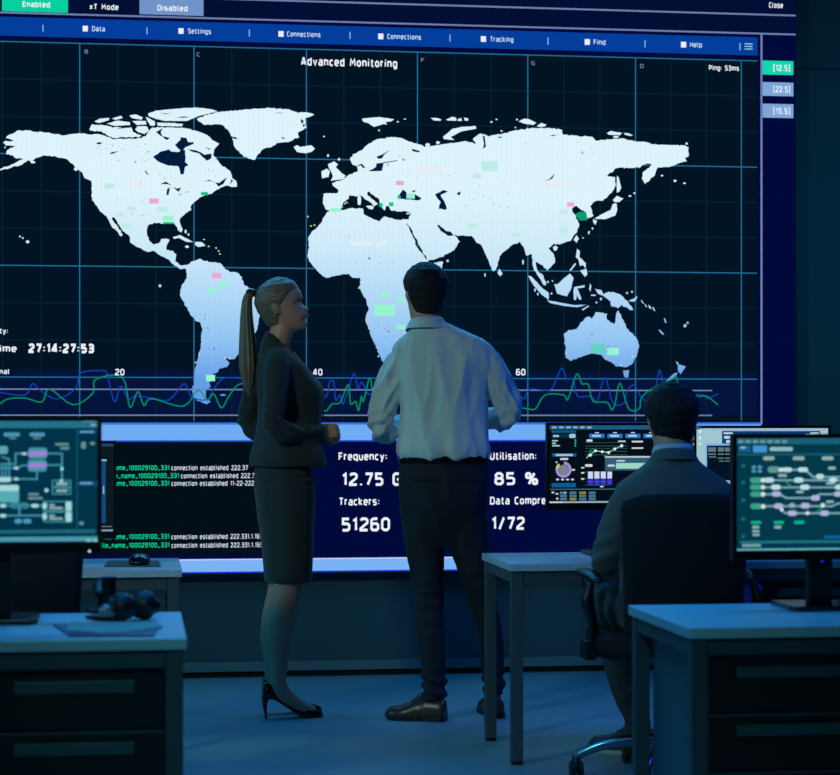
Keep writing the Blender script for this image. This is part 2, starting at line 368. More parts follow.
# ---- the continents, traced as closed outlines
LAND = []
LAND.append([(5.7,137.9),(8.6,135),(12.9,133.6),(17,130.7),(25.7,130),(35.7,131.7),(47,132.6),(57,134),(64.3,135.4),(71.4,134),(84.3,133.4),(91.4,134.5),(98.6,134),(105.7,136),(113,139.2),(127,138.8),(136,138.8),(141.4,138.2),(147,134.5),(151,128.5),(157.5,127),(170,127.5),(188.6,128.6),(198,131.5),(207,135),(211.4,139.3),(219.3,143.6),(216,147),(214.3,149.3),(212.9,155),(215.7,157.9),(221.4,165),(230,170.7),(232,177.9),(235.7,180.7),(237,186.4),(232.9,187),(226,185.4),(222.9,187),(217,189.5),(211.4,194),(207,195),(201.4,196.4),(194.3,202),(190.7,205.7),(191.4,210),(186,213),(182.9,215.7),(180,218.6),(180,222.9),(182.6,228.6),(181.4,232.6),(177.9,230),(175.7,225.7),(174.3,223.6),(163.6,223.6),(154.3,222.6),(147.9,225.7),(147,232.9),(148.6,240),(153.6,244.6),(159.3,242.9),(161.4,238.6),(169.3,239.3),(167,245),(166.4,250),(172.9,250.7),(176.4,254.3),(175.4,261.4),(180,265),(187,265),(189.3,264),(191.4,261.4),(199.3,258.6),(202.9,260.7),(211.4,262),(220,262.9),(225.7,269.3),(230,272),(237,272.6),(242,277),(243.6,284.3),(248.6,287.9),(258.6,290.7),(264,297),(262.5,308),(259,318),(257,330),(250,340),(240,346),(238.6,353.6),(234.3,359.3),(229.3,359.3),(225,357.9),(229.3,363.6),(227,367),(219.3,368.6),(217.9,372),(212.9,373.6),(213,378),(209.3,382.9),(210.7,386.4),(205.7,391.4),(206,397.5),(210.7,402),(207,404),(197,400.7),(193.6,397),(191.4,390),(194.3,382.9),(194.3,372.9),(196.4,362.9),(198.6,355.7),(200.7,345.7),(202.4,328.6),(200.7,323.6),(195,320),(190,313.6),(182.9,300.7),(180,295),(181.4,285.7),(187,277.9),(186.4,269.3),(184.5,268.5),(180.7,269.3),(174.3,265.7),(168.6,259.3),(158.6,254.3),(152.9,250.7),(148.6,252),(137,247),(130,242),(130,237),(124.3,232),(118,223.5),(114.3,217.2),(112,217.4),(113.6,221.4),(117.9,227),(122.9,234.3),(121.4,236.4),(115.7,230),(111.4,225.7),(107,217),(100,211.4),(92,200),(91.4,188.6),(91.4,181.4),(84.3,177.9),(82.9,173.6),(74.3,165.7),(65.7,158.6),(55.7,156.4),(44.3,155.4),(35.7,157.9),(30.7,162),(28.6,160),(18.6,165.7),(0,170.5),(0,169.3),(11.4,164.3),(23.6,159.3),(15,157.9),(12.9,155.4),(6.4,154.3),(7,150),(15.7,146),(5.7,145.4),(2.9,142.6),(5.7,140.7),(14.3,141.4),(7,138.3)])
LAND.append([(197,118.6),(207,115),(217,112.2),(232.9,111),(245.7,109.3),(270,108),(288.6,109.3),(297,112.4),(307,112.4),(314.3,114.3),(305.7,117.9),(305.7,122),(306.4,127.9),(297.9,132.9),(299.3,137),(290,141.4),(277,142.9),(270,147.6),(262.9,149),(257.9,154.3),(255,160),(244.3,157),(237,150),(233.6,144.3),(232,137.9),(228.6,130.7),(222.9,125),(214.3,124.3),(205.7,125),(198.6,121.4)])
LAND.append([(293.6,147),(297,145),(300,147),(311.4,145.3),(315,148.6),(311.4,152),(305.7,153.3),(297,151.9)])
LAND += [[(94.3,121.4),(100,118.6),(109.3,117.9),(108.6,120.3),(98.6,123)],[(112,118.6),(121.4,115.7),(122.6,118.2),(115.7,119.9)],[(107,123.4),(117,120.6),(130,122.2),(130,125.2),(114.3,125.8)],
 [(89.3,129.3),(92,124.3),(102.9,125),(114.3,127.4),(131.4,127.2),(132.9,132),(141.4,135.7),(138.6,137.4),(124,137),(112.9,137.8),(106.7,135),(101.4,131.4),(90.7,130.7)],
 [(129.3,115.7),(135.7,114.3),(142.9,117.4),(141.4,119.7),(132,118)],[(132,121),(145.7,120.9),(146.6,124.4),(137,125)],[(135,129.3),(138,126),(147,126.4),(149,130.7),(144.3,134),(138,132)],
 [(147.9,113.6),(155.7,110.7),(177,108.6),(196,107.5),(210,109),(217.6,111.2),(197,116.6),(187,121),(165,120.9),(156,118.9),(149,116.4)],
 [(157,122.6),(172,123),(182.9,124),(182,126.4),(157.9,125.8)],[(145.7,116.8),(151.4,119.6),(155,121.4),(154.9,125.7),(150.5,125.7),(147.9,121.4)]]
# Africa
LAND.append([(330,209.3),(322.9,218.6),(320.7,223.6),(312,231.4),(307.9,239.3),(309.3,247),(307.4,255.7),(310.7,262.9),(317,270.7),(326.4,277.9),(335.7,275.7),(348.6,273.6),(352.9,277.9),(359.3,277.4),(360.7,280),(359.3,287.9),(365.7,298.6),(368.6,310),(365.4,318.6),(370,332.9),(378.6,353),(382,361),(388,364),(400,361),(411,349),(419,335),(424,320),(431,310),(429,299),(435,288),(442,275),(442.6,261.4),(433,263.3),(428.6,262),(425.7,258.6),(417,247),(409.3,228.6),(406.6,224.5),(408.6,219.3),(398.6,220),(384.3,216.4),(379.3,221.4),(368.6,217),(363.6,213.6),(362.9,208.6),(348.6,208.3),(342.9,210)])
# Eurasia
LAND.append([(410.7,213),(408.6,219.3),(407.4,224),(411,228.5),(419,245),(427.9,260.7),(432.9,260),(441.4,257),(454.3,250),(460,241.4),(454.3,234.3),(457,235.7),(471.4,235.7),(475.7,241.4),(482,245.7),(485.7,254.3),(490,265),(493.4,271.4),(497,267),(499.3,256.4),(505,251),(512,245),(520,241.4),(524.3,248.6),(526.4,255.7),(531.4,253.6),(533.6,268.6),(538.6,277),(544.3,285.7),(546.4,284.3),(543.6,275.7),(537.9,271.4),(535.7,261.4),(542.9,265.7),(547,270.7),(555,262.9),(554.3,255.7),(548.6,247.9),(554.3,243.6),(560,244.3),(571.4,240),(577,231.4),(579.3,224.3),(575.7,215.7),(572.5,212),(572,208.3),(576,205.8),(579,208),(583.6,210.7),(586,216),(587,218.6),(593.6,215.7),(591.4,208.6),(590,205.7),(596.4,200.7),(602.9,200.7),(611.4,192.9),(615.4,185.7),(615,177),(606.4,175.7),(617,167.9),(628.6,167.9),(640,167.9),(642.9,165),(650,163.6),(652,164.5),(642.9,172),(642,178.6),(645,184.3),(654.3,175.7),(657.9,167.2),(670,166.4),(680,162.9),(687,161.4),(685,157.9),(688.6,156.4),(688.6,147.9),(685.7,145.7),(668,145),(651.4,144.3),(648.6,142.6),(635.7,141.4),(624.3,138.6),(611.4,139.3),(595.7,140.7),(592.9,137),(578.6,136),(562.9,135),(562,130),(550,127.9),(528.6,128.3),(511.4,131.4),(502.9,133.6),(488.6,136.4),(484,134.5),(480,133.6),(472.9,138.6),(475.7,144.3),(467,141.4),(451.4,143),(437,145),(424.3,147),(422,145),(408.6,141.4),(401.4,137.9),(391.4,137),(377,139.3),(368.6,143.6),(362.9,149.3),(352.9,154.3),(350,159.3),(352.9,165),(357,166.4),(357.9,171.4),(350,174.3),(342.9,180),(332,182.9),(332.9,185.7),(338.6,190),(337.9,192.9),(323.6,193.6),(322.9,202.9),(325.7,209.3),(334.3,210.7),(341.4,207.9),(342.9,202.9),(348.6,198.6),(349.3,195),(355.7,196.4),(360,194.3),(364.3,198.6),(371.4,202.9),(374.3,206),(377.9,203.6),(371.4,198.6),(367,193.6),(367.9,191.4),(378.6,198.6),(380.7,205),(384.3,210.7),(386,205.7),(389,206.5),(391,210.5),(398.6,211.4),(404,211)])
LAND += [[(327.9,164.3),(334.3,161.4),(337.9,164.3),(335.7,167),(341.4,172.9),(345.7,175.7),(342.9,179.3),(330.7,180.7),(332.9,176.4),(331.4,172),(329,168)],[(321.4,171.4),(327,168.6),(330,171.4),(328.6,177),(322,178.3)],
 [(362,118.6),(380,117),(394.3,119.3),(391,121.4),(385.7,122),(387,124.4),(383,124),(374.3,126.9),(367.9,122.9),(363,121.5)],[(442.9,137),(452.9,128.6),(461.4,126.9),(475.7,126),(476.4,128.6),(461.4,131.4),(450.7,137),(454.3,140),(444.3,139.3)],
 [(430.7,118),(436,117.8),(441,119.2),(440.5,120.8),(434,120.5)],[(446,119.5),(452,116.8),(456,117.5),(456.5,120.6),(448,120.6)],[(457.5,119.5),(461,117.8),(462,120.8),(458,121)],[(464,117.5),(468.5,118.5),(468,120.8),(464.5,120.5)],
 [(518.6,121.4),(524.3,118.6),(529.3,119.3),(536.4,122.9),(532.9,125),(524,123.6)],[(537,125.6),(541.4,122.9),(546.4,124.6),(545,126.4),(538,126.8)],[(607,132.9),(610.7,131),(622,132.9),(620,135.2),(608.6,134.8)],[(613,136.2),(619,136),(618,138),(614,138)],[(624,133),(628,133.2),(632.9,135),(631,136),(625,134.8)],
 [(617,175.7),(619,178),(620,182.9),(621.3,188),(619.3,191.4),(617,192.9),(616.6,184)],[(612.9,200),(617,195.7),(623.6,198.6),(619.3,202),(614.5,202.2)],[(612.9,203.6),(616.8,203.6),(617.2,210),(615,215.7),(604.3,219.3),(598,219),(594.3,218.6),(601.4,214.3),(610.7,210)],[(592.9,219.3),(597,220.7),(595.5,225),(593.4,222.5)],
 [(576.4,235),(578.9,238.6),(576.4,242.9),(574,239.3)],[(553,247),(555.5,245.5),(558,247.5),(556,251),(553.5,250)],[(499.3,268.6),(502.6,273.6),(500,276.4),(497.5,273)],
 [(577,248.6),(580,251.4),(579.3,257),(582.9,260),(581,262),(575.7,257)],[(578.6,260),(582,259.5),(586,263.5),(585.7,268.6),(583,265),(580,266)],[(580,270.5),(586.4,268.6),(587.4,274.3),(585,277),(582,273)],[(575,263),(576,264.2),(570.8,271),(569.6,270)],
 [(554.3,284.3),(558,284),(563,279),(570,273.6),(573.6,277.9),(572,284),(571.4,288.6),(567,296.4),(557,293.6)],[(527.9,275.7),(531.4,276.4),(542.9,288.6),(548.8,293),(548.6,300),(541.4,294.3),(534,286)],[(547,300),(561.4,302.9),(572.9,305),(586.4,304.8),(577,307.2),(562.9,305.7),(550,302.9)],[(581.6,309.6),(588.4,305.4),(589,306.6),(583,310.4)],
 [(574.3,287),(585,285),(584.4,287.3),(577,288.6),(578.5,291),(581.6,299.3),(579.5,300),(577,294.5),(575.9,300.2),(573.8,299.5),(573.4,291.4)],[(590,283.4),(591.4,286),(590.6,291.5),(589,289)],[(591.4,294.4),(596,294.8),(595.6,296),(591,295.8)],
 [(595,288.6),(601.4,290),(603.6,294.3),(608.6,291.4),(620,294.3),(627,300.7),(633.6,310),(630,310),(622,305),(617.9,308.3),(611.4,306.4),(610.7,301.4),(604.3,296.4),(598.6,294.3)],[(629.3,300.2),(634.3,298.6),(636.6,296),(637.4,297),(635,301.4),(630,301.4)],
 [(640.4,299.8),(642,300.6),(644,303.6),(642.6,303.4)],[(644.6,303.6),(646.5,305.4),(647.2,307.4),(645.2,306)],[(648.4,304.6),(650.6,306.6),(651.4,309.4),(649,308)],[(652,306.8),(653.8,307.4),(655.4,311.4),(653.6,310.4)],[(663.6,318.2),(665,318.6),(666.6,323),(665.2,322.6)],[(658.4,329.6),(660,330),(664,334.2),(662.6,334.6)],
 [(563.6,334.3),(568.6,330),(577,328.6),(580,323.6),(587.9,316.4),(592,318.6),(595.7,312),(607,313.6),(606.4,318.6),(614.3,324.3),(617,311.4),(618.6,310.7),(624.3,322.9),(627,328.6),(635.7,337),(639.3,345.7),(637,355.7),(632,364.3),(627,367),(615.7,366.4),(611.4,362),(605.7,360),(601.4,355),(591.4,353.6),(581.4,357),(570,360.7),(565.7,357.9),(565.7,348.6)],
 [(622.9,370.7),(629.3,370),(627.9,377.9),(624.3,377)],[(675,360),(678.6,364.3),(685.7,366.4),(680.7,374.3),(677.9,370.7),(678,366)],[(674,373.4),(677.6,372.5),(675.7,377),(667,382),(663.6,383.2)],
 [(172.9,237),(180,235),(187,238.6),(192.9,242),(187,242),(178.6,237.9),(174,239)],[(195,242),(201.4,242),(205.7,245.7),(198.6,247),(195,245)],[(355.8+2.2,194.8),(360.6,195.5),(361.2,200),(360.4,205),(357.8,204.6),(357.6,199)],[(365.7,206),(370,205.6),(374,206.2),(372.6,209.6),(369,208.8)]]
def blob(cx, cy, r, ry=None):
    ry = ry or r; return [(cx + r * math.cos(k * PI / 4), cy + ry * math.sin(k * PI / 4)) for k in range(8)]
LAND += [blob(*b) for b in ((187,246.7,2,1.4),(20,236.5,.9),(22.8,238,.9),(27.6,241.8,1.8,1.6),(160,285.8,1.5),(185.7,231.6,1.1,2),(188.5,234.5,.9,1.3),(427.6,144.8,2.4,1.8),(437.9,142.6,2,1.5),(686.7,143.6,1.2),(501.5,131,1,.8),(685,325.8,1.6),(687.6,322.9,1.1),(328,155.6,1.1,1.4),(339,159.3,1.2,1.4),(662,175.6,1.2,.9),(675,180.8,1.5,1.2),(684.5,183.2,1.5,.8),(447.6,260.8,1.2),(485,275,.7,2),(523,262,.9,2.6),(630,196,1.6,.8),(634.5,193.2,1.2,.8),(408,213.6,1.8,.9),(589,232,1,.9),(592.5,228.5,.8,1.2),(583,238,.7),(5,147.5,.8),(33,162.2,2.4,1.2),(76,169,2.2,1.8),(497,301,.1),(601,299,1,1.6),(596.5,302.5,1,1),(557,279.5,.1),(548,282,.8,1.2),(552.5,281,.8),(551.5,293.5,1,1),(535,290,.8,2),(537.8,294,.8,1.6),(223,395,3,.9),(627,293,1.2,1),(632,291.8,1,1),(204,239.5,.9,.6),(324,136.5,.9,.7),(397.8,121.8,1.2,.7),(404.8,119,1.2,.5),(491.5,122,1.2,.9),(496.5,119.4,.9,.8),(517,119.6,1,.9),(515.4,127.4,.8,.7),(379,130.4,.8,.9))]
WATER = [[(152.9,157),(160,152),(168.6,149.3),(171.4,151.4),(178.6,152),(181.4,149.3),(185,150),(185.7,157.9),(185,162),(188.6,165),(185,167),(183.6,174.3),(180.7,174.3),(178.6,166.4),(168.6,165.7),(157.9,161.4)],
 [(175,145),(180.7,139.3),(180,137),(186.4,137.9),(187.9,142),(194.3,142),(192.9,144.3),(185.7,147),(182.9,150),(180,150)],[(187,149.3),(194.3,150),(200,152),(204.3,155),(211.4,153.6),(211.4,157.9),(207,160.7),(203.6,157.9),(199.3,153.6),(191.4,151.4)],
 [(155.7,132),(162.9,127.9),(160.7,132),(162.9,136.4),(170,137.9),(167,140),(160,135.5)],[(160,184.3),(165.7,181.6),(171.4,185),(165.5,184)],[(166.4,195),(167,189.3),(170,187),(168.6,195)],[(172.9,187),(177,188.6),(181.4,187.4),(178.5,192)],[(176.4,195.4),(182,193.6),(181.5,194.6)],[(184,192.3),(188.6,191.4),(188.4,192.3)],
 [(109.3,153.9),(112,152),(118.6,151.2),(113,153.6)],[(95.7,143.6),(99,142),(102.9,143),(99,144.4)],[(144.3,170.7),(146,171),(148.8,175),(147,174.4)],[(215,182.4),(219,183),(227,177),(223.5,184),(218.6,186.6)],[(204,181.6),(209,179.8),(215,182.4),(209,180.9)],
 [(376.4,156.4),(382,154.4),(389.3,150),(384,155),(382,158.6),(378,158.8)],[(382,162.6),(397,160.2),(397,161),(382,163.6)],[(368.6,171.4),(375.7,167),(376.4,163.6),(383.6,162.9),(382,170.7),(374,171.2)],[(356,166),(362,163.6),(365.5,168),(362.5,168),(361.5,165.6)],[(411.4,148.6),(420,151),(419,152.4),(413,151.4)],
 [(397.9,197),(402.9,189.3),(406.4,192),(407,195),(411,194.5),(415,194.3),(422,198.6),(418.6,200.3),(404.3,199.3),(399,199)],[(411.4,191.6),(415.7,189.8),(414.6,192.4)],[(435,194.3),(442.9,190),(447.9,191.4),(440.7,195),(444.3,201.4),(447,208.6),(445,210),(438.6,208.6),(440.7,202),(437,198)],
 [(457,192.9),(460.7,191.4),(460,195),(457.6,195)],[(545,181.4),(550,178.4),(555,173.4),(552.4,178.6)],[(437,225.4),(439,224.6),(446,231),(450.5,231.6),(454,235.4),(448,235.8),(441,231)],[(482.6,136),(484.6,135.6),(486,146.6),(482.9,149),(484,144)],[(402,158.5),(405.5,160),(403,160.6)],[(567.8,257.6),(369.9,258),(368.6,259.4)][:0] or [(368,257),(370,258),(370.6,259.6),(368.8,259.2)],
 [(388,170),(388.6,165),(389,165),(388.5,170)][:0] or [(386,164),(389,165),(388.4,166)],[(148,151.2),(149.6,151.6),(148.4,152.8)],[(134,162),(136,161),(136,163)],[(204,318),(205.4,318.6),(204.6,319.8)],[(207,327),(208.6,328),(207.6,329)],[(213,349),(215,347),(214.4,349.6)],[(387.6,331),(389.4,331),(388.6,332.4)],[(591.4,334),(592.6,333.8),(592.2,335.4)],[(607,346),(609,345.6),(608,347.4)]]
def jag(poly, amp=.45, step=2.2, seed=0):
    """roughen a coastline"""
    rnd = random.Random(seed); out = []
    n = len(poly)
    for i in range(n):
        a = poly[i]; b = poly[(i + 1) % n]; L = math.hypot(b[0] - a[0], b[1] - a[1]); k = max(1, int(L / step))
        for j in range(k):
            t = j / k; am = amp if (j and L > 3) else amp * .25
            out.append((a[0] + (b[0] - a[0]) * t + rnd.uniform(-am, am), a[1] + (b[1] - a[1]) * t + rnd.uniform(-am, am)))
    return out
lm = MB()
for i, pl in enumerate(LAND):
    big = len(pl) > 12
    lm.poly([S(x, y, 3) for x, y in (jag(pl, .62, 1.9, i) if big else jag(pl, .2, 2.5, i))])
lm.build('world_map', land_material(), vw)
wm = MB()
WATER += [[(231.6,178.6),(233,181),(229.4,184.8),(231,181)], [(172,121.2),(186,121.6),(186,122.2),(172,121.8)], [(118,128),(131,126.8),(131,127.4),(118,128.8)], [(158,111.6),(163,113.4),(172,113.2),(164,114.2)], [(176,117.6),(184,116.4),(190,117.2),(183,117.8)], [(205,147),(211,149),(209,149.6)], [(230,136),(236,137.4),(238,139.6),(233,138.4)], [(301,119),(304,121),(302,124),(300.6,121)], [(303,124),(305.6,125),(303,127.4)], [(281,137),(286,138),(283,139)], [(275,112.6),(284,112.8),(280,113.4)], [(498,136),(503,137.6),(499,138)], [(550,135.6),(558,134.2),(553,136.4)], [(581,150),(584,154.6),(582,153.4)]]
for i, pl in enumerate(WATER): wm.poly([S(x, y, 4) for x, y in (jag(pl, .35, 2.4, 50 + i) if len(pl) > 5 else pl)])
rn = random.Random(4)
for cx, cy, wx, wy, nn in ((124, 152, 34, 12, 26), (150, 176, 22, 10, 10), (205, 168, 16, 12, 8), (128, 214, 24, 20, 6), (505, 196, 50, 18, 14), (566, 150, 60, 12, 6), (430, 168, 40, 16, 8), (596, 336, 26, 14, 9), (205, 330, 14, 26, 8), (388, 320, 16, 30, 8), (370, 250, 44, 20, 8)):
    for _ in range(nn):
        x, y = cx + rn.uniform(-wx, wx) * .8, cy + rn.uniform(-wy, wy) * .8; L_, a_ = rn.uniform(.35, 1.3), rn.uniform(-.9, .4)
        wm.poly([S(x + L_ * math.cos(a_) * u + .28 * math.sin(a_) * v, y + L_ * math.sin(a_) * u - .28 * math.cos(a_) * v, 4) for u, v in ((-1, 0), (0, -1), (1, 0), (0, 1))])
wm.build('inland_water', emi((2, 28, 62)), vw)
# thin straits seen on the arctic islands
# tags lying on the map
def tags(name, items, m, k=5):
    for cx, cy, w, h in items:
        t = MB(); srect(t, (cx - w / 2, cy - h / 2), (cx + w / 2, cy + h / 2), k); t.build(name, m, vw)
tags('map_tag', [(154, 201, 9.5, 5.4), (216.5, 275.6, 10, 5.4), (400, 183, 7.6, 4.6), (570.6, 204.5, 7, 4.4)], emi((238, 168, 214)))
tags('map_tag', [(109.5, 186, 10, 5.4), (162.5, 209.5, 10.4, 5.6), (126, 226, 9.6, 5.2), (130.5, 208.5, 7, 4.6), (120.5, 214.5, 7, 4.6), (477, 176, 8, 4.8), (489.5, 166.2, 16.6, 10.4), (564, 212, 7.6, 4.6), (563.5, 230, 8.4, 5.4), (515.5, 235, 7.6, 4.4), (473, 226, 10, 5)], emi((192, 236, 230)))
tags('map_tag', [(168, 218.6, 10.6, 5), (223, 284.5, 8.6, 5.8), (212.5, 290.7, 8.6, 5.8), (385, 294.5, 8.4, 5.2), (401, 299, 7, 5), (384.5, 310.4, 20.4, 12), (400.6, 327.2, 8, 4.8), (410.6, 196, 8.4, 5.4), (336, 210, 10, 3.8), (613, 351.5, 11.4, 7.2), (210.5, 378, 9, 6.2)], emi((150, 244, 206)), 5.4)
tags('map_tag', [(168.6, 222.9, 11, 2), (204.5, 193.6, 7, 3.4), (399, 197, 3.2, 3.4), (391.2, 204.2, 4.6, 4), (381, 205, 3.4, 4), (342.3, 206.8, 1.6, 2.6)], emi((20, 196, 132)), 5.6)
tags('map_tag', [(598, 348.6, 14.4, 9)], emi((100, 208, 196)), 5.2)
gp = MB(); gp.poly([S(x, y, 5) for x, y in ((575, 214.6), (579, 212), (586, 211.6), (587.6, 220), (580, 220.6))]); gp.build('map_tag', emi((0, 158, 116)), vw)
yd = MB()
for x, y in ((225, 358), (230, 358.4), (199.2, 354.5), (195.6, 362.4), (378.4, 356.4), (396.6, 340), (359, 288), (621, 365), (632.6, 356.5), (566, 353.6), (208.6, 246.4), (216, 248), (218.6, 251), (220, 254), (347, 202.5), (345, 203.6), (308, 216.5), (311, 226), (314.4, 225.2), (574.4, 240), (588.6, 233.4), (677.4, 363)):
    yd.poly([S(x + .9 * math.cos(k * PI / 3), y + .8 * math.sin(k * PI / 3), 5) for k in range(6)][::-1])
yd.build('city_lights', emi((206, 236, 170)), vw)
LAB = emi((250, 226, 236))
text('Sector 01', 127, 185.5, 154, 4.6, LAB, vw, off=.008, fat=0); text('Sector 04', 411, 171.5, 446, 4.6, LAB, vw, off=.008, fat=0)
text('Sector 05', 350, 245.6, 387, 5, emi((252, 238, 246)), vw, off=.008, fat=0.01); text('Sector 2', 545, 187, 577, 4.6, LAB, vw, off=.008, fat=0)
# signal traces
BLU = [[(0,392.4),(24.8,395),(32.5,383.7),(40,390),(57,399),(76,388),(80.5,373),(102,370.7),(107,374),(114.5,401.7),(120.7,386),(128.5,399),(136,396),(151.7,398),(168.7,400),(182.7,384.6),(187,387),(191,396),(200,400),(208.6,398.6),(213,390),(222.9,378.6),(237,378),(250,380)],
 [(310,399),(325.7,397),(329.3,383),(333.6,381.4),(335.7,400),(340,395),(343,404),(347,393),(354,373.6),(357.9,388.6),(361.4,382),(365.7,389),(368.6,394),(380,394)],
 [(505,376),(511,377.6),(523,399),(529.5,389.4),(549.7,390),(556,380),(562,368),(566.7,379),(573,379),(577.5,396),(591.5,396),(597,402),(604.8,377.6),(613,403),(624,403),(627,391.6),(634,384.8),(639.4,394.7),(645.6,401),(652,400),(656.5,384),(659.6,370),(664,384),(675,392),(701,394.7),(707.6,397.8),(717.8,394)]]
GRN = [[(0,403.8),(8,399),(25,398),(42,402),(49.5,389),(73,404.8),(93,393),(95.4,379.7),(122,376.6),(130,407.5),(137.8,391.5),(144,405.4),(151.7,398.6),(183.3,406.3),(198,390),(207.4,400.7),(213.6,393.6),(221.4,407.9),(229,396),(238.4,384.6),(250,384)],
 [(318,411),(326.4,410.7),(332,404),(340,402.6),(346.4,387),(349,387),(350.7,404),(355.7,401.4),(358.6,410.7),(361.4,396.4),(363.6,401.4),(368.6,380),(370.7,380),(374.3,394.3),(385,396)],
 [(510,406),(526.4,408.6),(535.7,408.6),(545,395),(563.6,395),(568,399.3),(576.6,374),(582,383.8),(588.4,384.5),(593,401),(607,402.4),(611.6,410),(615,404),(620,383),(628.6,408.6),(639.4,408.6),(641,399),(650,390),(672,379),(676,376),(680,386),(696.7,396),(706,396),(717.8,404.6)]]
for name, data, m in (('blue_signal_trace', BLU, emi((16, 64, 176))), ('green_signal_trace', GRN, emi((0, 142, 98)))):
    t = MB()
    for pl in data:
        sp = spline([tuple(q) for q in pl], 4)
        sp = [(x, min(max(y, 366), 412)) for x, y in sp]
        sline(t, sp, .0055, 5.5 if 'blue' in name else 6)
    t.build(name, m, vw)
# header, menu
b = MB(); z1_ = sz(30, 12); z2_ = z1_ + .12; b.poly([(sx(2), SY - .004, z1_), (sx(68), SY - .004, z1_), (sx(68), SY - .004, z2_), (sx(2), SY - .004, z2_)]); b.build('button', emi((6, 208, 158)), vw)
b = MB(); z1_ = sz(170, 15.2); z2_ = z1_ + .12; b.poly([(sx(139.5), SY - .004, z1_), (sx(203.5), SY - .004, z1_), (sx(203.5), SY - .004, z2_), (sx(139.5), SY - .004, z2_)]); b.build('button', emi((112, 148, 200)), vw)
text('Enabled', 22.5, 6.8, 50, 5.6, WHITE, vw, off=.008); text('xT Mode', 89.5, 9.4, 118.5, 5.8, WHITE, vw, off=.008)
text('Disabled', 157.5, 10.6, 187.5, 5.8, WHITE, vw, off=.008); text('Close', 769, 7.8, 783, 5.6, WHITE, vw, off=.008)
for x, y in ((43, 28.4), (147, 30.8), (249.3, 33), (350, 35.4), (450, 38), (548, 41), (645, 43.8), (740, 46.6)):
    t = MB(); srect(t, (x - .6, y - 3.6), (x + .6, y + 3.6), 4); t.build('menu_separator', emi((120, 170, 225)), menu)
for x, y, s_, a_, b_ in ((85.3, 28.6, 'Data', 92, 105), (181, 31, 'Settings', 188, 211), (281, 33.9, 'Connections', 287, 320.5), (380.8, 36.4, 'Connections', 387.4, 421), (483.4, 39, 'Tracking', 490, 513.4), (587.3, 42, 'Find', 593.6, 605.4), (683.6, 44.6, 'Help', 690, 702)):
    t = MB(); srect(t, (x - 2.6, y - 2.9), (x + 2.6, y + 2.9), 4); t.build('menu_icon', WHITE, menu)
    text(s_, a_, y + 2.6, b_, 5.2, emi((196, 222, 246)), menu, 'menu_text', off=.006, fat=.012)
for k in (-2.6, 0, 2.6):
    t = MB(); srect(t, (744.6, 46.4 + k - .6), (752.6, 46.4 + k + .6), 4); t.build('menu_icon', emi((150, 205, 235)), menu)
text('Advanced Monitoring', 301, 65.4, 397.2, 8.4, WHITE, vw, off=.006, fat=.025)
text('Ping: 53ms', 709, 70.2, 739, 5.2, WHITE, vw, off=.006)
for s_, x, y in (('B', 86.2, 52.6), ('C', 198.3, 55.4), ('F', 422.6, 61), ('G', 533, 64), ('D', 641.8, 67)):
    text(s_, x - 1.6, y + 1, x + 1.8, 4, emi((128, 130, 160)), vw, off=.006, fat=0)
for (y0_, y1_, c_, s_) in ((60.4, 75.2, (20, 214, 176), '[12.5]'), (82, 96.4, (126, 166, 216), '[22.5]'), (103.6, 118.2, (126, 166, 216), '[15.5]')):
    t = MB(); srect(t, (762.6, y0_), (793.4, y1_), 4); o = t.build('value_box', emi(c_), vw)
    text(s_, 773.4, (y0_ + y1_) / 2 + 3, 790, 6.2, WHITE, o, 'value_text', off=.007)
text('ty:', -.5, 333.6, 8, 5.6, WHITE, vw, off=.008); text('ime', -.5, 352, 16.6, 7, WHITE, vw, off=.008)
text('27:14:27:53', 28.4, 353, 94, 9.6, WHITE, vw, off=.008, fat=.045); text('nal', -.5, 374, 9.6, 5, WHITE, vw, off=.008)
for s_, x in (('20', 115), ('40', 313), ('60', 516)): text(s_, x, 375.4, x + 9.4, 6.6, WHITE, vw, off=.008)
# readouts below
text('Frequency:', 338.6, 460.4, 387, 8, WHITE, vw, off=.006, fat=.018); text('12.75 GHz', 342, 486, 420, 13.4, WHITE, vw, off=.006, fat=.02)
text('Trackers:', 339, 505.6, 379.4, 8, WHITE, vw, off=.006, fat=.018); text('51260', 341.4, 531.6, 390, 14, WHITE, vw, off=.006, fat=.02)
text('Utilisation:', 490, 460, 536.4, 8, WHITE, vw, off=.006, fat=.018); text('85 %', 494.4, 485.2, 538, 13, WHITE, vw, off=.006, fat=.02)
text('Data Compression', 490, 504.6, 569, 7.8, WHITE, vw, off=.006, fat=.018); text('1/72', 491.6, 530, 524.6, 13.2, WHITE, vw, off=.006, fat=.02)
TG = emi((0, 206, 150)); TW = emi((206, 214, 232))
for base, gr, wt, xe in ((470.4, 169.4, 'connection established 222.37', 248), (478.4, 179, 'connection established 222.331', 260), (486, 169.4, 'connection established 11-22-222', 254), (539.4, 169.4, 'connection established 222.331.1.165 |', 266), (548, 169.4, 'connection established 222.331.1.165 |', 266.4)):
    text('file_name_100029100_331', gr - 70, base, gr, 5, TG, vw, 'console_text', off=.006, fat=.02); text(wt, gr + 2, base, xe, 5, TW, vw, 'console_text', off=.006, fat=.012)

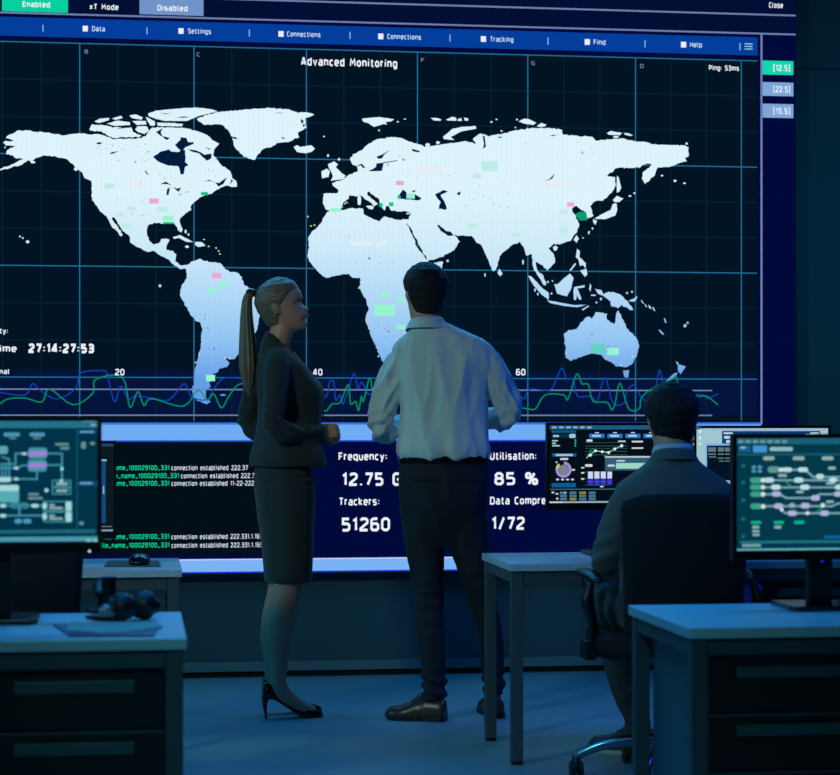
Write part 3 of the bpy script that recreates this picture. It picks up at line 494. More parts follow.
# ================================================================== DESKS
M_top = mat('desk_laminate', (176, 190, 198), rough=.38, spec=.5, var=.04, vscale=3)
M_steel = mat('desk_steel', (74, 86, 92), rough=.42, metal=.3)
M_black = mat('black_plastic', (13, 14, 16), rough=.45)
M_cab = mat('cabinet_black', (16, 19, 22), rough=.5)
M_side = mat('cabinet_side', (70, 92, 100), rough=.55)
M_handle = mat('handle_grey', (60, 82, 86), rough=.4)
DZ = .70
def desk(x0, x1, y0, y1, label, group='light topped office desks'):
    d = thing('desk', label, 'desk', ((x0 + x1) / 2, (y0 + y1) / 2, 0), 0, group)
    MB().box(x0, y0, DZ - .026, x1, y1, DZ).build('tabletop', M_top, d, bevel=.002)
    lw = .040; zt_ = DZ - .026
    for (xa, ya) in ((x0 + .008, y0 + .008), (x1 - .008 - lw, y0 + .008), (x0 + .008, y1 - .008 - lw), (x1 - .008 - lw, y1 - .008 - lw)):
        l = MB().box(xa, ya, .012, xa + lw, ya + lw, zt_).build('leg', M_steel, d, bevel=.002)
        MB().box(xa + .002, ya + .002, 0, xa + lw - .002, ya + lw - .002, .012).build('foot_pad', M_black, l)
    f = MB()
    for ya in (y0 + .012, y1 - .012 - .025): f.box(x0 + .05, ya, zt_ - .042, x1 - .05, ya + .025, zt_)
    for xa in (x0 + .012, x1 - .012 - .025): f.box(xa, y0 + .05, zt_ - .042, xa + .025, y1 - .05, zt_)
    f.build('frame', M_steel, d, bevel=.001)
    return d
def cabinet(x0, y0, y1, label, w=.41, front_only=False):
    x1 = x0 + w; top = DZ - .068
    c = thing('drawer_cabinet', label, 'cabinet', (x0 + w / 2, (y0 + y1) / 2, 0), 0, 'black drawer cabinets under the desks')
    MB().box(x0, y0 + .02, .03, x1, y1, top).build('body', M_side, c, bevel=.002)
    MB().box(x0 + .01, y0 + .03, 0, x1 - .01, y1 - .02, .03).build('plinth', M_black, c)
    hgt = .141; z = top - .004
    MB().box(x0 + .003, y0 + .008, z + .001, x1 - .003, y0 + .02, top).build('top_rail', M_cab, c)
    for k in range(4):
        z1_ = z; z0_ = z - hgt + .004
        dr = MB().box(x0 + .003, y0, z0_, x1 - .003, y0 + .02, z1_).build('drawer', M_cab, c, bevel=.002)
        MB().box(x0 + .003, y0 - .002, z1_ - .006, x1 - .003, y0 + .001, z1_ - .001).build('edge_strip', M_handle, dr)
        MB().box(x0 + .07, y0 - .006, z1_ - .054, x1 - .07, y0 + .001, z1_ - .026).build('handle', M_handle, dr, bevel=.001)
        z -= hgt
    return c
d1 = desk(-1.40, .110, 4.61, 5.25, 'pale desk at the lower left holding the headphones and papers')
d2 = desk(1.310, 2.85, 4.665, 5.27, 'pale desk at the lower right with a dark drawer cabinet at its left end')
d3 = desk(1.278, 2.90, 6.83, 7.41, 'pale desk behind which the seated man works, its bare left end beside the standing man')
d4 = desk(-1.45, .145, 6.74, 7.30, 'pale desk farther back on the left with a black mouse on its corner')
cabinet(-.350, 4.64, 5.2, 'dark drawer cabinet under the desk at the lower left')
cabinet(1.366, 4.695, 5.22, 'dark drawer cabinet under the desk at the lower right')
cabinet(2.18, 6.86, 7.36, 'dark drawer cabinet under the farther desk, behind the seated man')
cabinet(-1.1, 6.78, 7.24, 'dark drawer cabinet under the farther desk on the left, behind the empty chair')

# ================================================================== MONITORS
M_bezel = mat('monitor_black', (9, 10, 12), rough=.35)
def pill(mb, x0, y0, x1, y1, Yp, k, c=None):
    a = Q(x0, y0, Yp - .0006 * k); b = Q(x1, y1, Yp - .0006 * k)
    w = b.x - a.x; h = a.z - b.z; r = min(w, h) * (.42 if c is None else c)
    if r < 1e-5: pts = [(a.x, b.z), (b.x, b.z), (b.x, a.z), (a.x, a.z)]
    else:
        pts = []
        for cx, cz, s_ in ((b.x - r, b.z + r, -90), (b.x - r, a.z - r, 0), (a.x + r, a.z - r, 90), (a.x + r, b.z + r, 180)):
            for q in (0, 45, 90): pts.append((cx + r * math.cos(math.radians(s_ + q)), cz + r * math.sin(math.radians(s_ + q))))
    return mb.poly([(x, a.y, z) for x, z in pts])
def pline(mb, pts, w, Yp, k):
    P3 = [Q(x, y, Yp - .0006 * k) for x, y in pts]
    for a, b in zip(P3[:-1], P3[1:]):
        d = Vector((b.x - a.x, 0, b.z - a.z)); d.normalize(); n = Vector((-d.z, 0, d.x)) * (w / 2); e = d * (w * .4)
        mb.v += [tuple(a - n - e), tuple(b - n + e), tuple(b + n + e), tuple(a + n - e)]; q = len(mb.v); mb.f.append((q - 4, q - 3, q - 2, q - 1))
    return mb
def monitor(label, X_, Y_, ztop, w=.49, h=.302, led=None, base_z=DZ, post_x=None, bg=(2, 58, 80)):
    """face at y = Y_, X_ is the centre"""
    m = thing('monitor', label, 'monitor', (X_, Y_ + .06, base_z), 0, 'desk monitors')
    zb_ = ztop - h; bz = .010; bb = .026
    MB().box(X_ - w / 2, Y_ + .002, zb_, X_ + w / 2, Y_ + .032, ztop).build('housing', M_bezel, m, bevel=.003)
    fr = MB()
    fr.box(X_ - w / 2, Y_ - .002, zb_, X_ + w / 2, Y_ + .004, zb_ + bb); fr.box(X_ - w / 2, Y_ - .002, ztop - bz, X_ + w / 2, Y_ + .004, ztop)
    fr.box(X_ - w / 2, Y_ - .002, zb_ + bb, X_ - w / 2 + bz, Y_ + .004, ztop - bz); fr.box(X_ + w / 2 - bz, Y_ - .002, zb_ + bb, X_ + w / 2, Y_ + .004, ztop - bz)
    fr.build('bezel', M_bezel, m)
    scn = MB().box(X_ - w / 2 + bz, Y_ + .0005, zb_ + bb, X_ + w / 2 - bz, Y_ + .003, ztop - bz).build('screen', emi(bg), m)
    px_ = X_ if post_x is None else post_x
    MB().box(px_ - .034, Y_ + .034, base_z + .014, px_ + .034, Y_ + .062, ztop - .08).build('stand', M_black, m, bevel=.004)
    bo = [(px_ - .085, Y_ - .04), (px_ + .085, Y_ - .04), (px_ + .10, Y_ - .01), (px_ + .10, Y_ + .15), (px_ - .10, Y_ + .15), (px_ - .10, Y_ - .01)]
    MB().prism(bo, base_z, base_z + .014).build('base', mat('base_gloss', (16, 20, 28), rough=.22), m, bevel=.003)
    if led:
        lx, lz, lc, ls = led
        MB().box(lx - .0022, Y_ - .0035, lz - .0022, lx + .0022, Y_ - .001, lz + .0022).build('power_light', emi(lc, ls), m)
    return m, scn
# --- near left monitor -------------------------------------------------
YL = 5.00
a = Q(101.5, 417, YL); bpt = Q(89.5, 551.2, YL)
mL, sL = monitor('near left monitor showing a teal flow diagram with two violet boxes', a.x - .255, YL, a.z, w=.51, h=.335, led=(bpt.x, bpt.z, (220, 235, 255), 1.5), bg=(1, 50, 72))
def uib(items, col, Yp, scn, name, k=2, c=None):
    for it in items: pill(MB_ := MB(), *it, Yp, k, c).build(name, emi(col), scn)
uib([(-60, 420.5, 98, 428)], (36, 112, 138), YL, sL, 'title_strip', 1, 0)
uib([(82, 419, 96, 421.5), (91, 423.5, 95.5, 426)], (120, 176, 190), YL, sL, 'window_button', 3)
uib([(78, 430.5, 98.5, 433.5), (78, 481.5, 98.5, 486)], (8, 74, 128), YL, sL, 'side_heading', 2, 0)
uib([(80, 431, 94, 432.6), (80, 482.3, 92.5, 484)], (112, 166, 196), YL, sL, 'heading_text', 3)
uib([(76.5, 429, 77.6, 531)], (22, 86, 104), YL, sL, 'divider', 2, 0)
uib([(3.5, 432.6, 20, 436.4), (29.5, 432.6, 45, 436.4), (14.5, 519, 22, 523.4), (23, 519, 31.5, 523.4)], (72, 150, 186), YL, sL, 'diagram_text', 2)
uib([(9, 437.5, 16, 439), (33, 437.5, 41, 439), (81, 441.5, 86, 449), (90, 441.8, 95, 445), (28, 493, 39, 495.5), (28, 497, 43, 499.5), (55, 443, 69, 445.5), (60, 447, 69.5, 449.5), (79, 521.5, 84, 525)], (96, 140, 146), YL, sL, 'diagram_text', 2)
uib([(28.4, 447.6, 47, 458.6), (28, 459.6, 46.6, 471.5)], (62, 150, 160), YL, sL, 'diagram_box', 2, .2)
uib([(28.4, 451, 47, 456), (28.4, 463, 46.6, 467.5)], (152, 128, 214), YL, sL, 'violet_box', 3, .1)
lnb = MB()
for pl in ([(47, 453.5), (62, 453.5), (62, 481)], [(46.6, 465), (61, 465)], [(28, 453.5), (15.5, 453.5), (15.5, 464), (-10, 464)], [(28, 465.5), (22, 465.5), (18, 468), (-10, 468)], [(37, 471.5), (37, 479), (12, 479)], [(2, 466), (2, 478)], [(5.5, 464), (5.5, 478)], [(9, 464), (9, 478)], [(9, 464), (9, 459), (2, 457)], [(-10, 505.5), (45, 505.5)], [(-10, 515.5), (45, 515.5)], [(19.5, 506), (19.5, 515)]): pline(lnb, pl, .0042, YL, 1.5)
lnb.build('diagram_lines', emi((60, 142, 164)), sL)
uib([(-3, 477, 11, 482), (-8, 485, 19, 491), (0, 504, 6, 507.5), (31.5, 504, 38.5, 507.5), (0, 514, 6, 517.5), (42.5, 503, 47, 509), (42.5, 513.5, 47, 519.5), (65.5, 501.5, 71.5, 511), (65.5, 512, 71.5, 521.8), (59.8, 479.4, 63, 482.4), (14, 466.6, 18.5, 469.4), (14, 477.6, 18.5, 480.4), (22, 452.4, 26.5, 455), (60.4, 467, 63.4, 470.4), (44.6, 488.5, 48.4, 492)], (158, 214, 218), YL, sL, 'diagram_mark', 3, .3)
uib([(-8, 490, 19, 502.5)], (84, 172, 178), YL, sL, 'diagram_box', 2, .1)
uib([(-3, 446, 8, 454)], (96, 160, 172), YL, sL, 'diagram_box', 2, .3)
mb = MB()
for x0, y0, x1, y1 in ((44, 501.5, 71.5, 511), (44, 512, 71.5, 521.8), (52.5, 480.5, 70.5, 486.8), (52.5, 487.6, 70.5, 494), (12, 503.4, 27, 508)):
    pline(MB(), [(x0, y0), (x1, y0), (x1, y1), (x0, y1), (x0, y0)], .0028, YL, 2).build('diagram_frame', emi((56, 150, 160)), sL)
uib([(49, 504, 55, 506.2), (49, 507, 63, 509.2), (49, 514.6, 55, 516.8), (49, 517.6, 63, 519.8), (56, 482.4, 68, 485.2), (56, 489.4, 68, 492)], (136, 172, 176), YL, sL, 'diagram_text', 3)
uib([(-60, 530.5, 95.5, 533)], (28, 100, 118), YL, sL, 'status_line', 2, 0); uib([(-60, 537.6, 98.5, 541)], (74, 150, 168), YL, sL, 'task_strip', 2, 0)
uib([(86, 539, 91.5, 541.6), (93, 539, 98, 541.6)], (140, 190, 200), YL, sL, 'task_icon', 3)
# --- near right monitor --------------------------------------------------
YR = 5.06
a = Q(733, 434, YR); lp = Q(822, 561.3, YR); pc = Q(818.5, 560, YR + .05)
mR, sR = monitor('near right monitor showing a teal track diagram of parallel pale lines', a.x + .255, YR, a.z, w=.51, h=.331, led=(lp.x, lp.z, (10, 40, 220), 1.5), post_x=pc.x, bg=(2, 56, 74))
uib([(736.5, 438.5, 900, 444)], (24, 96, 118), YR, sR, 'title_strip', 1, 0)
uib([(738 + k * 7.3, 440, 743.6 + k * 7.3, 443) for k in range(7)], (104, 150, 156), YR, sR, 'menu_text', 3)
uib([(738.6, 445.8, 750.8, 452)], (14, 96, 142), YR, sR, 'tab_button', 2, .1); uib([(753, 445.6, 767, 452.4)], (66, 146, 206), YR, sR, 'tab_button', 2, .1)
uib([(740, 446.6, 746, 448.6), (769.5, 447, 793, 451)], (138, 184, 190), YR, sR, 'menu_text', 3)
uib([(737, 453.5, 900, 455)], (20, 92, 108), YR, sR, 'divider', 2, 0)
uib([(763, 456.4, 774.6, 460.2), (792.6, 456.4, 804.6, 460.2), (821.6, 456.4, 833.6, 460.2), (778, 474, 787, 477), (796, 490.6, 804, 493.2), (789, 503, 795, 508), (826, 500.4, 834, 503), (828, 466.6, 836, 469.6), (826, 482, 835, 484.6)], (136, 172, 168), YR, sR, 'diagram_text', 2)
mb = MB()
for pl in ([(777, 469.8), (805, 469.8), (813.5, 477), (900, 477)], [(762, 480.3), (900, 480.3)], [(762, 487.4), (900, 487.4)], [(762, 494.2), (780, 494.2), (786, 498), (812, 498), (820, 494.2), (900, 494.2)], [(762, 506.2), (832, 506.2), (838, 503.4), (900, 503.4)], [(778, 506), (785, 513.2), (900, 513.2)]): pline(mb, pl, .0052, YR, 2)
mb.build('track_lines', emi((112, 160, 176)), sR)
uib([(782, 467.4, 792, 472), (798, 467.4, 808, 472), (764.6, 477.6, 774, 482.6), (794, 477.6, 803.6, 482.6), (829, 477.4, 837, 482.4), (816, 474, 824, 479), (771, 484.6, 780.6, 489.8), (800, 484.6, 809.6, 489.8), (835, 484.6, 842, 489.8)], (178, 220, 222), YR, sR, 'track_mark', 4)
uib([(772, 491.4, 781, 496.6), (811, 495.2, 820, 500.6), (834, 491.4, 842, 496.6), (774, 503.4, 783, 508.6), (800.6, 503, 810, 508.4), (787.6, 510.6, 797, 515.8), (820, 510.6, 829, 515.8)], (170, 176, 214), YR, sR, 'track_mark', 4)
uib([(760.6, 478, 765.4, 482.6), (760.8, 485, 765.2, 489.6), (760.8, 492, 765.2, 496.6), (761, 504.2, 765.4, 508.8), (805.6, 511.2, 809.4, 515), (820.6, 503, 825, 507.6), (780, 507.6, 783.4, 511.4), (778.6, 467.6, 782.4, 472)], (200, 224, 220), YR, sR, 'track_mark', 5)
uib([(767.6, 466.4, 779.6, 472.8)], (96, 146, 142), YR, sR, 'track_label', 3)
uib([(750, 477.4, 762, 483.2), (750, 484.6, 762, 490), (750.4, 491.6, 762, 496.8), (750.4, 503.4, 762, 509)], (58, 158, 134), YR, sR, 'track_label', 2)
uib([(751, 521, 761.4, 524), (773.6, 521, 784, 524), (794, 520.6, 804.4, 524)], (14, 176, 134), YR, sR, 'green_label', 2)
uib([(752, 525.6, 759.6, 528.6), (752, 530, 759.6, 532.4), (752.4, 533.6, 759.6, 536), (774, 525.6, 781.4, 528.6)], (126, 172, 172), YR, sR, 'diagram_text', 2)
uib([(751.6, 465.6, 756, 468.6), (757.6, 465.6, 762, 468.6), (751.6, 469.6, 756, 472.6), (757.6, 469.6, 762, 472.6)], (70, 152, 180), YR, sR, 'blue_label', 2)
for pl in ([(786, 481.4), (790, 485.4)], [(817.6, 511.6), (822, 507.4)], [(838, 485), (842, 481)]): pline(MB(), pl, .004, YR, 3).build('green_link', emi((16, 150, 110)), sR)
mb = MB()
for yy in (465.8, 483.6 - 1, 501.6 - 1.4, 520.4 - 1.4, 537.4 - 1):
    pline(MB(), [(741.4, yy), (743.2, yy - 1.6), (745, yy), (743.2, yy + 1.6), (741.4, yy)], .0018, YR, 2).build('side_icon', emi((36, 128, 132)), sR)
uib([(824, 535.6, 900, 538)], (14, 92, 160), YR, sR, 'blue_text', 2)
uib([(740, 541, 900, 542.2)], (30, 112, 124), YR, sR, 'divider', 2, 0); uib([(742, 544, 761, 547)], (110, 156, 156), YR, sR, 'menu_text', 2)
uib([(737, 548.8, 900, 551)], (92, 166, 182), YR, sR, 'task_strip', 2, 0)
uib([(737.4, 550.8, 742, 554), (745.6, 550.6, 750.6, 554.2), (750.8, 550.8, 755.6, 554)], (176, 208, 210), YR, sR, 'task_icon', 3)
# --- middle left monitor (in front of the seated man) -----------------------
YA = 7.20
a = Q(546.8, 422.6, YA)
mA, sA = monitor('left monitor before the seated man, dark dashboard with a violet ring chart', a.x + .260, YA, a.z, w=.52, h=.321, bg=(3, 15, 24))
uib([(549.5, 425.4, 700, 429.4)], (28, 92, 128), YA, sA, 'title_strip', 1, 0)
uib([(551, 423.8, 556, 425.2)], (180, 170, 110), YA, sA, 'menu_text', 3); uib([(552 + k * 7, 426.6, 556.6 + k * 7, 428.2) for k in range(6)], (150, 190, 205), YA, sA, 'menu_text', 3)
uib([(551.6, 430.4, 576, 432.6), (552, 453.4, 576.4, 456.4), (551.6, 483, 575.8, 487.2)], (14, 88, 148), YA, sA, 'heading_bar', 2, 0)
uib([(552, 433.6, 576, 438)], (8, 46, 66), YA, sA, 'value_field', 2, 0)
uib([(569, 433.8, 575.8, 438), (553, 435, 559, 437), (552, 440, 558, 441.4), (552, 442.6, 556, 444), (552, 445, 560, 446.4), (555.4, 454, 573, 456)], (160, 196, 206), YA, sA, 'small_text', 3)
uib([(574.6, y, 576.2, y + 1.6) for y in (439.4, 442, 444.8)], (60, 200, 170), YA, sA, 'status_dot', 3)
uib([(560, 458, 568.4, 460)] + [(556 + 5 * k, 478.6, 559 + 5 * k, 480.4) for k in range(4)] + [(571.6, 469, 575, 470.8), (555.6, 461.4, 557.4, 463)], (196, 206, 214), YA, sA, 'small_text', 3)
uib([(589.4 + 18 * k, 433.8, 604.4 + 18 * k, 438) for k in range(5)], (36, 116, 196), YA, sA, 'button_row', 2, .1)
uib([(592 + 18 * k, 435, 601 + 18 * k, 436.6) for k in range(5)] + [(595 + 18 * k, 432.2, 599 + 18 * k, 433.2) for k in range(5)], (186, 214, 236), YA, sA, 'small_text', 3)
uib([(586.4, 439.4, 592.6, 441.8), (618, 440.6, 625.6, 441.8), (631.6, 440.8, 643, 442.4), (631.6, 447.4, 643.4, 448.8), (585, 464.2, 592.6, 466.8), (581, 467, 584.4, 468.4), (581, 472.2, 584.4, 473.6), (581, 478.2, 584.4, 479.6), (600, 486, 603.6, 487.2)], (206, 212, 224), YA, sA, 'small_text', 3)
mb = MB()
for yy in (442.6, 446, 448.4, 451.4, 454.8): pline(mb, [(585.4, yy), (627, yy)], .0012, YA, 2)
for yy in (472, 478.6, 485.2): pline(mb, [(585, yy), (607, yy)], .0012, YA, 2)
mb.build('chart_lines', emi((60, 112, 122)), sA)
mb = MB(); pline(mb, [(586.6, 458), (590, 454.4), (595.6, 450.8), (602, 451.6), (608.4, 452.6), (614.6, 449), (621.6, 445.8)], .0028, YA, 3); mb.build('white_trace', emi((150, 214, 206)), sA)
mb = MB(); pline(mb, [(588, 456), (591, 450), (594, 449)], .0028, YA, 2.6); pline(mb, [(604, 456), (606, 455)], .003, YA, 2.6); mb.build('green_trace', emi((10, 150, 96)), sA)
uib([(594 - 5.4, 454, 592, 456.4), (594, 449.6, 597, 452), (600.8, 450.4, 603.6, 453), (607.2, 451.2, 610, 454), (613.4, 447.6, 616.2, 450.4), (620.2, 444.4, 623.2, 447.2)], (226, 240, 240), YA, sA, 'trace_mark', 4)
uib([(588, 471.6, 593, 478.4), (594.4, 471.6, 599.4, 478.4), (600.8, 471.6, 605.8, 478.4), (607.4, 471.6, 612, 478.4)], (206, 214, 240), YA, sA, 'chart_bar', 3, 0)
uib([(588, 478.4, 593, 484.8), (594.4, 478.4, 599.4, 484.8), (600.8, 478.4, 605.8, 484.8), (607.4, 478.4, 612, 484.8)], (46, 54, 204), YA, sA, 'chart_bar', 3, 0)
mb = MB(); pline(mb, [(586, 481.8), (612, 481.8)], .0016, YA, 4); mb.build('red_line', emi((150, 60, 120)), sA)
def ring_part(name, cx, cy, r0, r1, a0, a1, col, k):
    c = Q(cx, cy, YA - .0006 * k); s_ = .0037; n = 28; mb = MB(); pts = []
    for i in range(n + 1):
        t = math.radians(a0 + (a1 - a0) * i / n); mb.v += [(c.x + r1 * s_ * math.cos(t), c.y, c.z + r1 * s_ * math.sin(t)), (c.x + r0 * s_ * math.cos(t), c.y, c.z + r0 * s_ * math.sin(t))]
    for i in range(n): mb.f.append((2 * i, 2 * i + 1, 2 * i + 3, 2 * i + 2))
    mb.build(name, emi(col), sA)
ring_part('ring_chart', 563.6, 469.6, 5.2, 8.0, -190, 86, (158, 140, 212), 3); ring_part('ring_chart', 563.6, 469.6, 5.2, 8.0, 130, 175, (196, 196, 130), 3); ring_part('ring_chart', 563.6, 469.6, 0, 4.9, 0, 360, (120, 132, 142), 3)
uib([(605, 456.4, 652, 470.4)], (48, 92, 116), YA, sA, 'popup_window', 5, 0); uib([(605, 456.2, 652, 457.6)], (190, 206, 214), YA, sA, 'popup_window', 6, 0)
uib([(616, 463, 652, 468.6)], (160, 214, 196), YA, sA, 'progress_bar', 6, 0); uib([(607.6, 464.4, 614.8, 466.8), (616.4, 460, 625, 461.6)], (186, 204, 212), YA, sA, 'small_text', 7)
cells = [(560 + 9.6 * k, 491.6 + 3.1 * j, 566.8 + 9.6 * k, 494 + 3.1 * j) for k in range(4) for j in range(3)]
uib(cells, (70, 118, 142), YA, sA, 'value_table', 2, 0); uib([(579.4, 491.6, 586, 494), (569.6, 497.8, 576.4, 500.2)], (150, 128, 50), YA, sA, 'value_table', 3, 0)
uib([(551.4, 491.6, 554.4, 493.2), (555.6, 493, 558.4, 494.6), (556, 497.6, 558.4, 499.6), (564, 492.2, 566, 493.4)], (190, 206, 214), YA, sA, 'small_text', 3)
uib([(550, 488.8, 620, 489.6)], (60, 96, 116), YA, sA, 'divider', 2, 0); uib([(549.4, 501.4, 650, 502.6)], (150, 176, 200), YA, sA, 'task_strip', 2, 0)
uib([(549 + 3.6 * k, 501.8, 551.8 + 3.6 * k, 503.6) for k in range(4)], (206, 224, 236), YA, sA, 'task_icon', 3)
# --- middle right monitor ------------------------------------------------------
YB = 7.24
a = Q(830.6, 425.6, YB)
mB_, sB = monitor('right monitor before the seated man, pale desktop behind dark windows', a.x - .265, YB, a.z, w=.53, h=.321, bg=(158, 196, 208))
uib([(722, 430.6, 820, 480)], (6, 60, 110), YB, sB, 'window', 2, 0)
uib([(722, 429.4, 826, 431)], (150, 180, 220), YB, sB, 'window_title', 3, 0)
uib([(723.4, 432.4, 733, 434), (724, 436, 732, 438.6), (726, 440, 733, 443), (810, 432.4, 819, 434), (805, 434, 818, 435.6)], (190, 220, 232), YB, sB, 'window_text', 4)
uib([(705.6, 443.6, 760, 480)], (120, 176, 226), YB, sB, 'window', 5, 0); uib([(707, 445.6, 760, 480)], (3, 18, 36), YB, sB, 'window', 6, 0)
uib([(708, 447.4, 716, 451.6), (718, 447.4, 724, 451.6), (725, 447.4, 731, 451.6), (708, 453.4, 716, 454.8), (718, 453.4, 724, 454.8), (725, 453.4, 731, 454.8), (725, 457.6, 731, 458.8), (719, 460.6, 724, 461.6), (725, 460.6, 731, 461.6), (709, 456.4, 716, 457.6)], (96, 118, 124), YB, sB, 'window_text', 7, 0)
uib([(718, 457.6, 724, 458.8)], (20, 150, 110), YB, sB, 'green_text', 7, 0)
uib([(698.6, 430, 701.6, 433), (698.6, 436.6, 701.6, 439.4), (693.6, 437, 696.8, 440), (693.4, 442.8, 697, 445.6), (699, 442.8, 701.4, 445)], (214, 232, 238), YB, sB, 'desktop_icon', 3)
# --- far left monitor, mostly hidden ---------------------------------------------
YC = 6.90
a = Q(116.6, 441, YC)
mC, sC = monitor('monitor half hidden behind the near left one, dark window with a blue bar', a.x - .26, YC, a.z, w=.52, h=.334, bg=(12, 24, 34))
uib([(90, 443, 114, 446.4)], (30, 70, 96), YC, sC, 'title_strip', 2, 0); uib([(103, 442.8, 106, 444), (108, 442.8, 112, 444)], (170, 190, 200), YC, sC, 'window_button', 3)
uib([(101.6, 461, 105.6, 523)], (14, 78, 130), YC, sC, 'scroll_bar', 2, 0); uib([(101, 459.4, 106.6, 461)], (140, 190, 220), YC, sC, 'window_text', 3, 0); uib([(103, 486, 104.2, 494)], (140, 180, 220), YC, sC, 'window_text', 3, 0)
uib([(100, 526, 112, 527)], (90, 110, 120), YC, sC, 'window_text', 2, 0); uib([(90, 529.6, 113, 531.6)], (126, 150, 180), YC, sC, 'task_strip', 2, 0)

# ================================================================== SMALL THINGS ON THE DESKS
# black tumbler
p = G(108.6, 613.5, DZ)
cup = MB(); n = 32; rr = []
for z, r in ((0, .0145), (.004, .0165), (.03, .0175), (.06, .0178), (.085, .0186), (.092, .0196), (.092, .0176), (.084, .0166), (.06, .0160), (.010, .015), (.009, .001)):
    rr.append([(p.x + 1.05 * r * math.cos(2 * PI * k / n), p.y + .03 + 1.05 * r * math.sin(2 * PI * k / n), DZ + z) for k in range(n)])
cup.rings(rr); tag(cup.build('tumbler', mat('gloss_black', (12, 14, 20), rough=.2), smooth=True), 'small black tumbler standing behind the headphones on the lower left desk', 'cup')
# headphones lying on the desk: two ear cups on edge joined by the band
hc = G(131, 618, DZ)
hp = thing('headphones', 'black headphones with silver ear cup plate lying on the lower left desk', 'headphones', (hc.x, hc.y, DZ))
def earcup(cx, cy, cz, ry_, plate):
    """disc with axis near x"""
    ax = Vector((math.cos(ry_), math.sin(ry_), .12)).normalized(); c = Vector((cx, cy, cz))
    o = MB().limb([(*(c - ax * .020), .020), (*(c - ax * .014), .032), (*(c + ax * .006), .037), (*(c + ax * .014), .034)], n=28, sub=3).build('ear_cup', M_black, hp, smooth=True)
    MB().limb([(*(c + ax * .012), .031), (*(c + ax * .024), .033), (*(c + ax * .029), .024)], n=28, sub=3).build('cushion', mat('cushion_leather', (24, 26, 30), rough=.6), o, smooth=True)
    if plate:
        MB().limb([(*(c - ax * .040 + Vector((0, 0, -.003))), .016), (*(c - ax * .018 + Vector((0, 0, -.003))), .019)], n=24, sub=2).build('silver_plate', mat('brushed_silver', (150, 160, 160), rough=.32, metal=.6), o, smooth=True)
    return o
c1 = G(119, 622, DZ); c2 = G(146, 620, DZ)
earcup(c1.x, c1.y, DZ + .036, PI + .45 + PI, True); earcup(c2.x, c2.y + .01, DZ + .036, .2 + PI, False)
bp_ = []
for t in range(0, 13):
    a = PI * t / 12
    bp_.append(((c1.x + c2.x) / 2 - .035 - .075 * math.cos(a) * 1.0 + .0 * t, c1.y + .0 + .13 * math.sin(a), DZ + .030 - .018 * math.sin(a), .0075))
MB().limb(bp_, n=12, sub=2, flat=.6).build('headband', M_black, hp, smooth=True)
MB().limb([(c1.x - .012, c1.y - .01, DZ + .008, .006), (c1.x - .05, c1.y - .0, DZ + .010, .0075), (c1.x - .078, c1.y + .01, DZ + .012, .005)], n=12, sub=4).build('boom', M_black, hp, smooth=True)
MB().limb([(c1.x + .02, c1.y + .005, DZ + .028, .007), (c2.x - .01, c2.y + .01, DZ + .03, .007)], n=12, sub=3).build('yoke', M_black, hp, smooth=True)
# papers
def sheet(name, pix, z, th, m, label, cat='papers'):
    pts = [G(x, y, z) for x, y in pix]; pts = [(q.x, q.y) for q in pts]
    o = MB().prism(pts, z, z + th).build(name, m); return tag(o, label, cat)
sheet('notebook', [(69.6, 637), (154, 637), (160, 626), (53, 626)], DZ, .004, mat('notebook_cover', (42, 70, 100), rough=.5, var=.2, vscale=9), 'thin dark blue notebook near the front edge of the lower left desk', 'notebook')
sheet('paper_sheet', [(66, 630), (104, 633.6), (136, 631), (164, 626.6), (152, 622), (70, 622.5)], DZ + .0045, .0012, mat('paper_tan', (160, 160, 150), rough=.7, var=.25, vscale=14), 'pale creased paper under the headphones on the lower left desk')
# mouse and pad on the far left desk
pa, pb, pc_, pd = (G(x, y, DZ) for x, y in ((104, 567), (161, 567), (159, 561.6), (108, 561.6)))
tag(MB().prism([(q.x, q.y) for q in (pa, pb, pc_, pd)], DZ, DZ + .004).build('mouse_pad', mat('pad_black', (12, 14, 20), rough=.5), bevel=.0015), 'thin black mouse pad on the corner of the farther left desk', 'mouse pad')
mc = G(139.4, 566, DZ)
ms = thing('computer_mouse', 'glossy black mouse on its pad on the farther left desk', 'mouse', (mc.x, mc.y + .03, DZ + .004))
MB().vloft([(DZ + .004, mc.x, mc.y + .03, .034, .055), (DZ + .014, mc.x, mc.y + .03, .037, .058), (DZ + .028, mc.x, mc.y + .034, .033, .048), (DZ + .038, mc.x, mc.y + .036, .02, .028), (DZ + .040, mc.x, mc.y + .037, .004, .006)], n=28).build('shell', mat('gloss_black', (12, 14, 20), rough=.2), ms, smooth=True)
MB().limb([(mc.x, mc.y - .012, DZ + .024, .004), (mc.x, mc.y + .004, DZ + .036, .004)], n=10, sub=2).build('wheel', M_handle, ms, smooth=True)
# keyboard in front of the seated man
ka = G(587, 556, DZ)
kb = thing('keyboard', 'thin dark keyboard on the desk in front of the seated man', 'keyboard', (ka.x + .2, ka.y, DZ))
ka.y = 6.955
MB().box(ka.x, ka.y - .03, DZ, ka.x + .40, ka.y + .10, DZ + .012).build('case', M_black, kb, bevel=.003)
k_ = MB()
for r in range(5):
    for c in range(15): k_.box(ka.x + .012 + c * .0252, ka.y - .022 + r * .0236, DZ + .012, ka.x + .033 + c * .0252, ka.y - .003 + r * .0236, DZ + .017)
k_.build('keys', mat('key_black', (20, 22, 26), rough=.5), kb)
